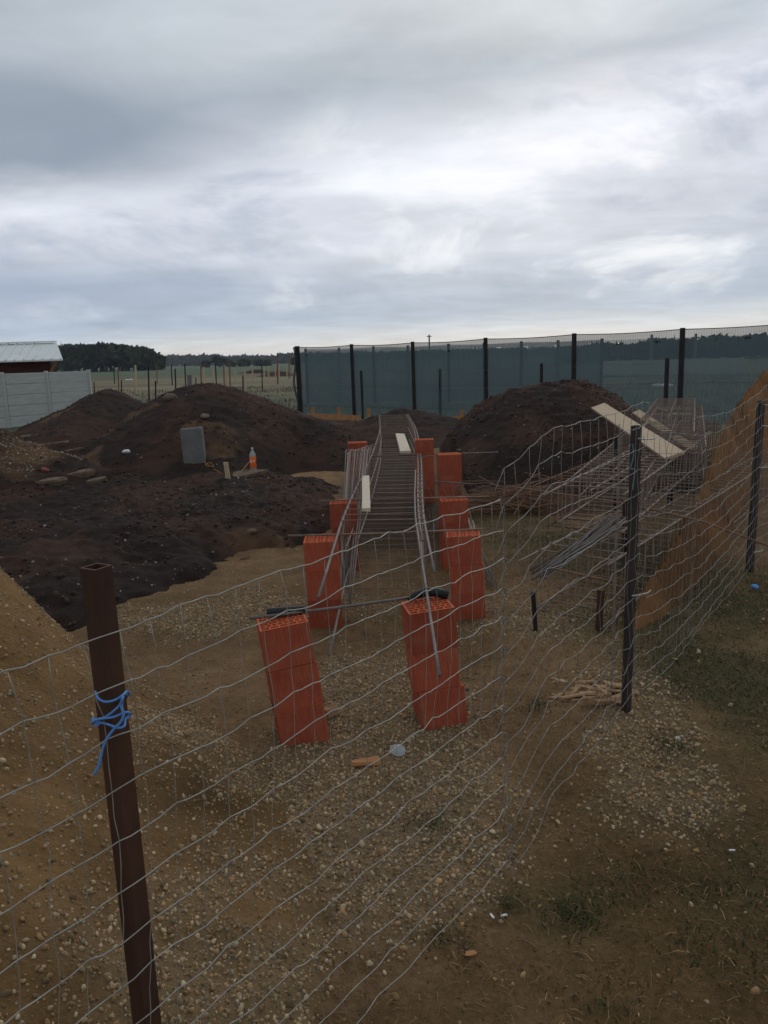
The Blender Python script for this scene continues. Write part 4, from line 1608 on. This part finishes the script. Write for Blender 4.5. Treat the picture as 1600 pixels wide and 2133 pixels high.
# ------------------------------------------------------------------ stakes in the field
GRP_D, GRP_W = 'dark stakes in the field', 'pale wooden stakes in the field'
for px, y0_, y1_ in ((237, 765, 800), (246, 765, 828), (309, 763, 840), (326, 759, 800), (357, 760, 803), (365, 768, 835), (385, 759, 806), (418, 756, 812), (449, 758, 805), (466, 758, 825), (478, 754, 812), (545, 757, 815)):
    stake(px, y0_, px + 2, y1_, .085 if y1_ < 815 else .06, M['post_dark'] if px % 2 else M['rebar_rust'], 'thin dark stake standing in the field between the concrete fence and the shade net', 'field_stake', 'stake', group=GRP_D)
for px, y0_, y1_ in ((578, 742, 800), (602, 742, 790)):
    stake(px, y0_, px + 1, y1_, .12, M['rebar_rust'], 'tall thin stake rising above the skyline just left of the shade net', 'field_stake', 'stake', group='tall stakes at the skyline')
for px, y0_, y1_ in ((253, 792, 822), (196, 795, 815), (324, 793, 838), (408, 787, 815), (506, 782, 830)):
    stake(px, y0_, px + 1, y1_ + 8, .055, M['post_dark'], 'short thick dark stake close behind the long soil heap', 'field_stake', 'stake', group='short dark stakes behind the heaps')
for px, y0_, y1_ in ((282, 760, 818), (444, 767, 800), (471, 765, 815), (510, 772, 818), (526, 765, 797), (550, 764, 795), (559, 763, 800), (573, 764, 790), (581, 762, 800), (597, 762, 788), (611, 762, 792), (617, 760, 790), (489, 766, 800), (424, 764, 808)):
    stake(px, y0_, px + 1, y1_, .10, M['wood'], 'pale wooden stake standing in the field', 'wooden_stake', 'stake', group=GRP_W)
stake(395, 781, 396, 815, .26, M['concrete'], 'grey concrete post standing in the field behind the long soil heap', 'concrete_post', 'post')
for i, (px, py) in enumerate(((268, 792), (223, 804))):
    c = G(px, py)
    pebs = []
    mb = MB()
    for k in range(7):
        q = ICO[0] * np.array([.22, .2, .12]) * random.uniform(.6, 1.1) + np.array([random.uniform(-.5, .5), random.uniform(-.3, .3), .06])
        mb.add(q + c, [tuple(f) for f in ICO[1]])
    if i == 0:
        tag(mb.build('rubble_pile', M['white'], origin=c, smooth=True), 'small white rubble pile far out in the field', 'rubble')
for px, py, w_ in ((535, 778, 2.4), (582, 784, 2.0)):
    c = G(px, py)
    h_ = (lambda c, w_: (lambda X, Y: .75 * np.exp(-((X - c[0]) / w_) ** 2 - ((Y - c[1]) / 1.4) ** 2) - .08 + .15 * fbm(X, Y, 1.2, 3)))(c, w_)
    heap_mesh('soil_heap', c[0] - 2.2 * w_, c[0] + 2.2 * w_, c[1] - 3.4, c[1] + 3.4, .14, h_, lambda x, y, z: soil_tint(x, y, z) * 1.5, 'small far soil heap among the field stakes, ' + ('the wider one' if w_ > 2.2 else 'the one nearest the shade net'), 'soil heap')

# ------------------------------------------------------------------ woods
LEAF = np.array([(.040, .052, .034), (.030, .040, .028), (.052, .064, .038), (.045, .050, .032)])


def woods(name, trees, per, leaf, label, cols=LEAF):
    """crowns of many leaf clumps plus trunks, read as one mass far away"""
    V, Cc = [], []
    for x, y, h, r in trees:
        nb = 7
        cen = np.stack([x + r * .6 * RNG.normal(size=nb), y + r * .6 * RNG.normal(size=nb), h * (.35 + .5 * RNG.random(nb))], 1)
        cen[0] = (x, y, h - r * .5)
        which = RNG.integers(0, nb, per)
        d = RNG.normal(size=(per, 3))
        d /= np.linalg.norm(d, axis=1, keepdims=True)
        rr = r * .62 * RNG.random((per, 1)) ** .4
        c = cen[which] + d * rr * np.array([1, 1, .85])
        c[:, 2] = np.clip(c[:, 2], .3, h)
        a = RNG.normal(size=(per, 3)) * leaf
        b = RNG.normal(size=(per, 3)) * leaf
        V.append(np.stack([c - a - b, c + a - b, c + a + b, c - a + b], 1))
        col = cols[RNG.integers(0, len(cols))] * (.75 + .5 * RNG.random((per, 1)))
        Cc.append(np.repeat(col, 4, 0))
        # trunk
        k = .03 * h
        V.append(np.array([[(x - k, y, 0), (x + k, y, 0), (x + k * .5, y, h * .6), (x - k * .5, y, h * .6)], [(x, y - k, 0), (x, y + k, 0), (x, y + k * .5, h * .6), (x, y - k * .5, h * .6)]]))
        Cc.append(np.full((8, 3), .03))
    V = np.concatenate(V).reshape(-1, 3)
    Fc = np.arange(len(V)).reshape(-1, 4)
    o = big_mesh(name, V, Fc, M['tint'], np.concatenate(Cc), smooth=False)
    return tag(o, label, 'wood', kind='stuff')


tr = []
Yw = 300.0
for i in range(190):
    px = RNG.uniform(-60, 336)
    y = Yw + RNG.random() * 60
    top = np.interp(px, [-60, 90, 150, 215, 260, 300, 322, 337], [722, 722, 718, 716, 719, 727, 740, 756])
    p = D(px, top + RNG.uniform(0, 5) + (6 if RNG.random() < .3 else 0), Yw)
    x = p[0] * y / Yw
    h = max(2.5, 1.75 + (p[2] - 1.75) * y / Yw)
    tr.append((x, y, h, min(4.0, max(1.6, h * .42))))
woods('forest', tr, 420, .42, 'dark wood with a rounded end at the left skyline')
tr = []
Yw = 900.0
for i in range(520):
    px = RNG.uniform(300, 1900)
    y = Yw + RNG.random() * 200
    top = np.interp(px, [300, 340, 440, 455, 475, 560, 620, 700, 1900], [742, 742, 743, 739, 743, 742, 738, 738, 728 - 20])
    top = top + RNG.uniform(0, 3)
    p = D(px, top, Yw)
    h = max(4, 1.75 + (p[2] - 1.75) * y / Yw)
    tr.append((p[0] * y / Yw, y, h, RNG.uniform(4, 7)))
woods('far_forest', tr, 130, 1.3, 'long low tree line on the far horizon')
tr = []
for px, top in ((455, 741), (505, 752), (515, 754), (540, 753), (555, 753), (615, 748), (430, 754), (480, 755)):
    p = D(px, top, 420)
    tr.append((p[0], 420, max(1.6, p[2]), max(1.6, p[2] * .5)))
woods('field_bushes', tr, 160, .6, 'low dark bushes along the far edge of the field')
tr = []
for i in range(70):
    px = RNG.uniform(1180, 1720)
    top = np.interp(px, [1180, 1260, 1300, 1340, 1400, 1460, 1500, 1530, 1570, 1600, 1720], [735, 716, 724, 715, 708, 706, 700, 708, 699, 706, 700]) + RNG.uniform(0, 9)
    y = 150 + RNG.random() * 25
    p = D(px, top, y)
    tr.append((p[0], y, max(2, p[2]), RNG.uniform(1.6, 2.6)))
woods('tree_belt', tr, 260, .34, 'belt of trees seen through the right part of the shade net')
# things faintly seen through the net: a pale low wall and a white sheet on the field
a, b = D(1250, 770, 60), D(1545, 770, 56)
mb = MB()
for k in range(8):
    p = a + (b - a) * k / 8
    q = a + (b - a) * (k + 1) / 8
    mb.beam((p[0] + .06, p[1], .55), (q[0] - .06, q[1], .55), (0, .05, 0), (0, 0, .6))
    mb.box((q[0], q[1] - .02, .6), (.14, .16, 1.25))
tag(mb.build('low_wall', M['panel'], origin=a), 'pale low slab wall in the field seen through the shade net', 'wall')
mb = MB()
c = G(1385, 806)
for k in range(9):
    q = ICO[0] * np.array([.32, .25, .13]) * random.uniform(.7, 1.2) + np.array([random.uniform(-.4, .4), random.uniform(-.3, .3), .05])
    mb.add(q + c, [tuple(f) for f in ICO[1]])
tag(mb.build('white_heap', M['white'], origin=c, smooth=True), 'small white heap in the field seen through the shade net', 'rubble')
# utility poles on the skyline
for px, top, y, w_, lb in ((894, 697, 160, .22, 'thin pole rising above the shade net on the skyline'), (1358, 697, 70, .16, 'left thin pole seen through the right part of the shade net'), (1450, 695, 70, .16, 'middle thin pole seen through the right part of the shade net')):
    p = D(px, top, y)
    mb = MB()
    mb.tube([(p[0], y, 0), (p[0], y, p[2])], [w_, w_ * .7], 8)
    mb.beam((p[0] - w_ * 2.2, y, p[2] - .35), (p[0] + w_ * 2.2, y, p[2] - .35), (0, w_ * .4, 0), (0, 0, w_ * .4))
    tag(mb.build('utility_pole', M['concrete'], origin=(p[0], y, 0), smooth=False), lb, 'pole')

# ------------------------------------------------------------------ boards and small things
def board(a, b, wv, th, m, label, name='plank', cat='plank', jit=0.0):
    a, b = np.asarray(a, float), np.asarray(b, float)
    d = (b - a) / np.linalg.norm(b - a)
    w = np.asarray(wv, float)
    w = w - d * (w @ d)
    hn = np.cross(d, w)
    hn = hn / np.linalg.norm(hn) * th / 2
    mb = MB()
    L = np.linalg.norm(b - a)
    # built along local x so that the grain follows the board
    mb.beam((0, 0, 0), (L, 0, 0), (0, np.linalg.norm(w), 0), (0, 0, th / 2), 0, jit)
    o = mb.build(name, m)
    wn = w / np.linalg.norm(w)
    up = np.cross(d, wn)
    o.matrix_world = Matrix(((d[0], wn[0], up[0], a[0]), (d[1], wn[1], up[1], a[1]), (d[2], wn[2], up[2], a[2]), (0, 0, 0, 1)))
    bevel(o, min(th, np.linalg.norm(w)) * .08, 1)
    return tag(o, label, cat)


board(D(1246, 846, 10.6), D(1406, 950, 7.2), (.095, .11, .04), .03, M['wood'], 'long pale plank leaning from the tall soil heap onto the rebar cages')
board(D(1325, 858, 11.0), D(1445, 935, 9.4), (.045, .05, .03), .03, M['wood'], 'narrow plank lying behind the long pale plank')
board(G(833, 905, ZT + .02), G(845, 942, ZT + .02), (.062, .0, 0), .028, M['wood_white'], 'whitish board offcut lying on the far part of the long cage', 'board_offcut', 'offcut', .012)
board(G(762, 993, ZT + .02), G(763, 1062, ZT + .02), (.033, 0, 0), .03, M['wood_white'], 'whitish board offcut lying along the left edge of the long cage', 'board_offcut', 'offcut', .006)

# black pipe pieces on the front stacks
z1 = S['L1'][2]
p_, q_ = S['L1'] + [-.075, .035, .020], S['L1'] + [.100, .055, .022]
mb = MB()
mb.tube([p_, (p_ + q_) / 2, q_], .021, 12, cap=False)
mb.tube([q_, (p_ + q_) / 2, p_], .016, 12, cap=False)
tag(mb.build('pipe_piece', M['rubber'], smooth=True, origin=p_), 'straight black pipe piece lying on the front left stack', 'pipe')
z2 = S['R1'][2]
pts = [S['R1'] + np.array(q_) for q_ in ((-.085, .03, .015), (-.05, .055, .028), (.0, .07, .040), (.055, .07, .036), (.108, .06, .022))]
mb = MB()
mb.tube(pts, [.012, .019, .023, .023, .023], 12)
tag(mb.build('hose_piece', M['rubber'], smooth=True, origin=pts[0]), 'bent black hose piece lying on the front right stack', 'hose')

# standing concrete block on the long soil heap, and what stands before it
p = T(404, 966, 6)
wv = 45 / F * p[1]
blk_h = D(396, 892, p[1])[2] - p[2]
mb = MB()
mb.box((0, 0, blk_h / 2 - .05), (wv, .22, blk_h + .1))
o = bevel(mb.build('concrete_block', M['concrete']), .03, 3)
o.location = (p[0], p[1] + .1, p[2])
o.rotation_euler = (rad(-3), rad(-3.0), rad(6))
tag(o, 'grey concrete block standing upright against the long soil heap', 'concrete block')
p = T(477, 997, 6)
mb = MB()
t_ = D(470, 963, p[1])
mb.beam(p - [0, 0, .1], t_, (.028, 0, 0), (0, .02, 0))
tag(mb.build('wooden_peg', M['wood'], origin=p), 'short pale wooden peg standing left of the bottle', 'peg')


def slab_piece(px, py, z, sx, sy, th, rz, m, label, name='slab_piece', cat='slab', tilt=0.0):
    c = T(px, py, 5) + [0, 0, z]
    n = 9
    rim = [(sx * (1 + .38 * random.uniform(-1, 1)) * math.cos(2 * math.pi * k / n), sy * (1 + .25 * random.uniform(-1, 1)) * math.sin(2 * math.pi * k / n)) for k in range(n)]
    mb = MB()
    mb.add([(x * .95, y * .95, th + .2 * th * random.uniform(-1, 1)) for x, y in rim] + [(x, y, th * .4) for x, y in rim] + [(x * .9, y * .9, -.03) for x, y in rim],
           [tuple(range(n))] + [(n + k, n + (k + 1) % n, (k + 1) % n, k) for k in range(n)] + [(2 * n + k, 2 * n + (k + 1) % n, n + (k + 1) % n, n + k) for k in range(n)])
    o = mb.build(name, m)
    o.location = c
    o.rotation_euler = (rad(tilt), rad(-5), rz)
    return tag(o, label, cat)


slab_piece(514, 992, .0, .26, .16, .05, .35, M['slab'], 'broken pale slab lying under the orange labelled bottle', tilt=6)
bp = T(527, 987, 6) + [0, .06, .045]
bt = empty('bottle', tuple(bp + np.array([0, 0, -.005])), 0)
tag(bt, 'clear plastic bottle with a bright orange label standing on the broken slab', 'bottle')
mb = MB()
hB = .31
mb.lathe([(.0, .0), (.040, .0), (.045, .01), (.045, .20), (.043, .23), (.030, .262), (.015, .285), (.013, .30)], n=18)
mb.build('bottle_body', M['pet'], bt, smooth=True)
mb = MB()
mb.lathe([(.0455, .045), (.0462, .047), (.0462, .198), (.0455, .20)], n=18)
lab = mb.build('label', M['orange_label'], bt, smooth=True)
mb = MB()          # pale marks on the label
for an0, wd_, z0_, hh_ in ((-118, 30, .110, .05), (-62, 26, .118, .04)):
    ring = []
    for k in range(12):
        a_ = 2 * math.pi * k / 12
        an = rad(an0 + wd_ * .5 * math.cos(a_))
        ring.append((.0468 * math.cos(an), .0468 * math.sin(an), z0_ + hh_ / 2 + hh_ / 2 * math.sin(a_)))
    mb.add(ring, [tuple(range(12))])
mb.build('mark', M['white'], lab)
mb = MB()
mb.lathe([(.0, .325), (.015, .325), (.016, .322), (.016, .300), (.0, .300)], n=14)
mb.build('cap', M['white'], bt, smooth=True)
cord([T(px, py, 6) + [0, 0, .012] for px, py in ((425, 962), (434, 970), (445, 974), (440, 966), (428, 970), (452, 982), (470, 994))], .004, M['yellow'], 'yellow_cord', 'thin yellow cord lying at the foot of the grey concrete block')
rod('twig', [T(498, 993, 6) + [0, 0, .03], D(521, 960, bp[1] + .02)], .006, M['wood_split'], 'thin stick propped against the orange labelled bottle', 'stick')


def on_heap(hf, px, py, y0_, y1_):
    """walk along the sight line until it meets the heap"""
    if hf is not sand_h:
        return T(px, py, 5)
    for y in np.arange(y0_, y1_, .02):
        p = D(px, py, y)
        if p[2] <= float(hf(np.array([p[0]]), np.array([p[1]]))[0]):
            return p
    return G(px, py, 0)


def lump(px, py, hf, r, m, label, name, cat, y0_=8, y1_=16, flat=.6, p=None):
    p = on_heap(hf, px, py, y0_, y1_) if p is None else p
    v = ICO2[0] * np.array([1, .8, flat]) * r * (1 + .25 * (RNG.random((len(ICO2[0]), 1)) - .5))
    o = link_mesh(name, v, [tuple(f) for f in ICO2[1]], m, None, True)
    o.location = p
    o.rotation_euler = (0, random.uniform(-.3, .3), random.uniform(0, 3))
    return tag(o, label, cat)


lump(355, 829, HEAPS['mid'], .14, M['stonebr'], 'brown boulder near the top left of the long soil heap', 'boulder', 'stone', 10, 14.5)
lump(426, 867, HEAPS['mid'], .10, M['stonebr'], 'flat brown stone half way up the long soil heap', 'boulder', 'stone', 10, 14.5, .35)
lump(263, 941, HEAPS['left'], .075, M['white'], 'crumpled white plastic scrap lying on the dark soil', 'plastic_scrap', 'litter', 9, 15, .5)
lump(710, 873, HEAPS['low'], .13, M['white'], 'whitish plastic scrap by the orange formwork board', 'plastic_scrap', 'litter', 12, 19, .6)
lump(1546, 804, sand_h, .05, M['stone'], 'pale stone on the left edge of the sand heap', 'stone', 'stone', 6, 12)
for i, (px, py, sx) in enumerate(((70, 905, .55), (110, 922, .5), (150, 935, .35))):
    slab_piece(px, py, -.035, sx * .55, .13, .035, .1 * i, M['slab'], ('uppermost', 'middle', 'lowest')[i] + ' of three pale slab ledges in the dug soil at far left')
for i, (px, py, sx) in enumerate(((150, 985, .55), (190, 1000, .4), (95, 1000, .5))):
    slab_piece(px, py, -.05, sx * .5, .13, .055, .4 - .3 * i, M['slab'], ('long rough rubble slab lying in the dark soil', 'small rough rubble slab right of the long one', 'sandy rubble slab left of the long one')[i] + ' at far left', 'rubble_slab', 'rubble')
lump(93, 979, bed_h, .06, mat('brick_scrap', (.30, .09, .06), (.22, .07, .05)), 'small red brick scrap on the rubble at far left', 'brick_scrap', 'rubble', 5, 12)
lump(525, 1108, bed_h, .05, M['slab'], 'pale clod in the dark soil left of the third left stack', 'clod', 'stone', 4.5, 9)


# split offcuts heaped at the middle post
def offcut(px, py, z, L, w, th, rz, ry, label, m=M['wood_split'], group=None):
    c = G(px, py, z)
    mb = MB()
    tp = random.uniform(.35, 1)
    v = [(-L / 2, -w / 2 * tp, 0), (-L / 2, w / 2 * tp, 0), (-L / 2, w / 3 * tp, th * .7), (-L / 2 * .9, -w / 3 * tp, th),
         (L / 2, -w / 2, 0), (L / 2 * .92, w / 2, 0), (L / 2 * .95, w / 2.6, th), (L / 2, -w / 3, th * .8)]
    v = np.array(v) + (RNG.random((8, 3)) - .5) * th * .3
    mb.add(v, [(0, 1, 2, 3), (4, 7, 6, 5), (0, 4, 5, 1), (1, 5, 6, 2), (2, 6, 7, 3), (3, 7, 4, 0)])
    o = mb.build('wood_offcut', m)
    o.location = c
    o.rotation_euler = (random.uniform(-.3, .3), ry, rz)
    bevel(o, .002, 1)
    return tag(o, label, 'wood offcut', group)


LBL = 'split wood offcut lying jumbled in the low heap left of the middle fence post'
for i in range(34):
    px = random.gauss(1245, 42)
    py = random.uniform(1418, 1462)
    px = min(max(px, 1165), 1345)
    offcut(px, py, .01 + .075 * random.random() * (1 - abs(px - 1245) / 110), random.uniform(.07, .17), random.uniform(.025, .055), random.uniform(.007, .017), random.uniform(-1.2, 1.2), random.uniform(-.35, .35), LBL,
           (M['wood'] if i % 9 == 4 else M['wood_split']), 'split offcuts in the low wood heap')
offcut(1262, 1468, .012, .29, .05, .035, .06, 0, 'longest split offcut, at the front edge of the low wood heap')
offcut(1250, 1409, .012, .10, .04, .02, -.3, 0, 'thin offcut just behind the low wood heap')
offcut(762, 1589, .012, .13, .055, .02, .12, 0, 'orange brown wood offcut on the gravel between the front stacks', M['wood_orange'])
offcut(690, 1486, .02, .065, .06, .045, .5, -.15, 'stubby wood offcut beside the front left stack')
# clear lid on the gravel
c = G(829, 1563, .015)
mb = MB()
mb.lathe([(.0, .016), (.022, .016), (.026, .012), (.033, .010), (.036, .0), (.038, .0)], n=20)
o = mb.build('plastic_disc', M['lid'], smooth=True)
o.location = c
o.rotation_euler = (rad(12), rad(6), 0)
tag(o, 'clear plastic disc lying on the gravel between the front stacks', 'litter')


def leaf(px, py, L, m, label):
    c = G(px, py, .012)
    v, f = [], []
    for i, (x, w) in enumerate(((-.5, .02), (-.25, .3), (.1, .34), (.38, .18), (.5, .01))):
        for s in (-1, 0, 1):
            v.append((x * L, s * w * L, .12 * L * abs(s) + .1 * L * x * x + .01))
    for i in range(4):
        for s in range(2):
            a = i * 3 + s
            f.append((a, a + 3, a + 4, a + 1))
    o = link_mesh('leaf', v, f, m, None, True)
    o.location = c
    o.rotation_euler = (.2, .3, random.uniform(0, 3))
    sm = o.modifiers.new('thick', 'SOLIDIFY')
    sm.thickness = .0012
    return tag(o, label, 'leaf')


leaf(981, 1996, .045, M['leafdry'], 'curled dry brown leaf in the bottom foreground')
leaf(1405, 1377, .05, M['leafyel'], 'small yellow leaf in the grass right of the middle post')
lump(1412, 1539, None, .018, M['stone'], 'white stone in the grass right of the middle post', 'stone', 'stone', p=G(1412, 1539, .012))
for i, (px, py, rz, lb) in enumerate(((1525, 1771, .1, 'short white scrap on the bare earth at the right'), (1025, 1908, 1.9, 'upright leaning white scrap near the lower fence wires'), (1050, 1906, .3, 'level white scrap near the lower fence wires'),
                                      (606, 1862, .1, 'short white scrap on the earth right of the gravel heap'), (1002, 1712, .15, 'short white scrap right of the gravel strip'))):
    c = G(px, py, .008)
    mb = MB()
    mb.box((0, 0, 0), (.022, .006, .004), None, 0, .002)
    o = mb.build('paper_scrap', M['white'])
    o.location = c
    o.rotation_euler = (.1, .1, rz)
    tag(o, lb, 'litter')
lump(1572, 1222, None, .03, M['blue'], 'small blue plastic scrap at the foot of the right fence post', 'plastic_scrap', 'litter', p=G(1572, 1222, .03))
for pts, lb in (([G(905, 1858, .01), G(925, 1862, .014), G(958, 1872, .008)], 'dark twig on the earth in the bottom foreground'), ([G(1085, 1955, .01), G(1105, 1965, .012), G(1122, 1980, .008)], 'pale straw stem in the bottom foreground'),
                ([G(1000, 1490, .01), G(1010, 1510, .02), G(1020, 1530, .01)], 'dark twig right of the front right stack'), ([G(720, 1300, .01), G(760, 1310, .02), G(790, 1330, .01)], 'thin dark twig between the front and second stacks')):
    rod('twig', pts, .003, M['rebar_rust'], lb, 'twig')

# ------------------------------------------------------------------ haze
def build_haze():
    mt = bpy.data.materials.new('haze')
    mt.use_nodes = True
    t = mt.node_tree
    for nd in list(t.nodes):
        if nd.type == 'BSDF_PRINCIPLED':
            t.nodes.remove(nd)
    pv = t.nodes.new('ShaderNodeVolumePrincipled')
    pv.inputs['Color'].default_value = (.80, .90, 1.0, 1)
    pv.inputs['Density'].default_value = 2.0e-4
    t.links.new(pv.outputs[0], t.nodes['Material Output'].inputs['Volume'])
    mb = MB()
    mb.box((0, 0, 7.0), (6400, 6400, 16.4))
    o = mb.build('haze', mt)
    tag(o, 'thin bluish haze over the far fields and woods', 'haze', kind='stuff')


build_haze()
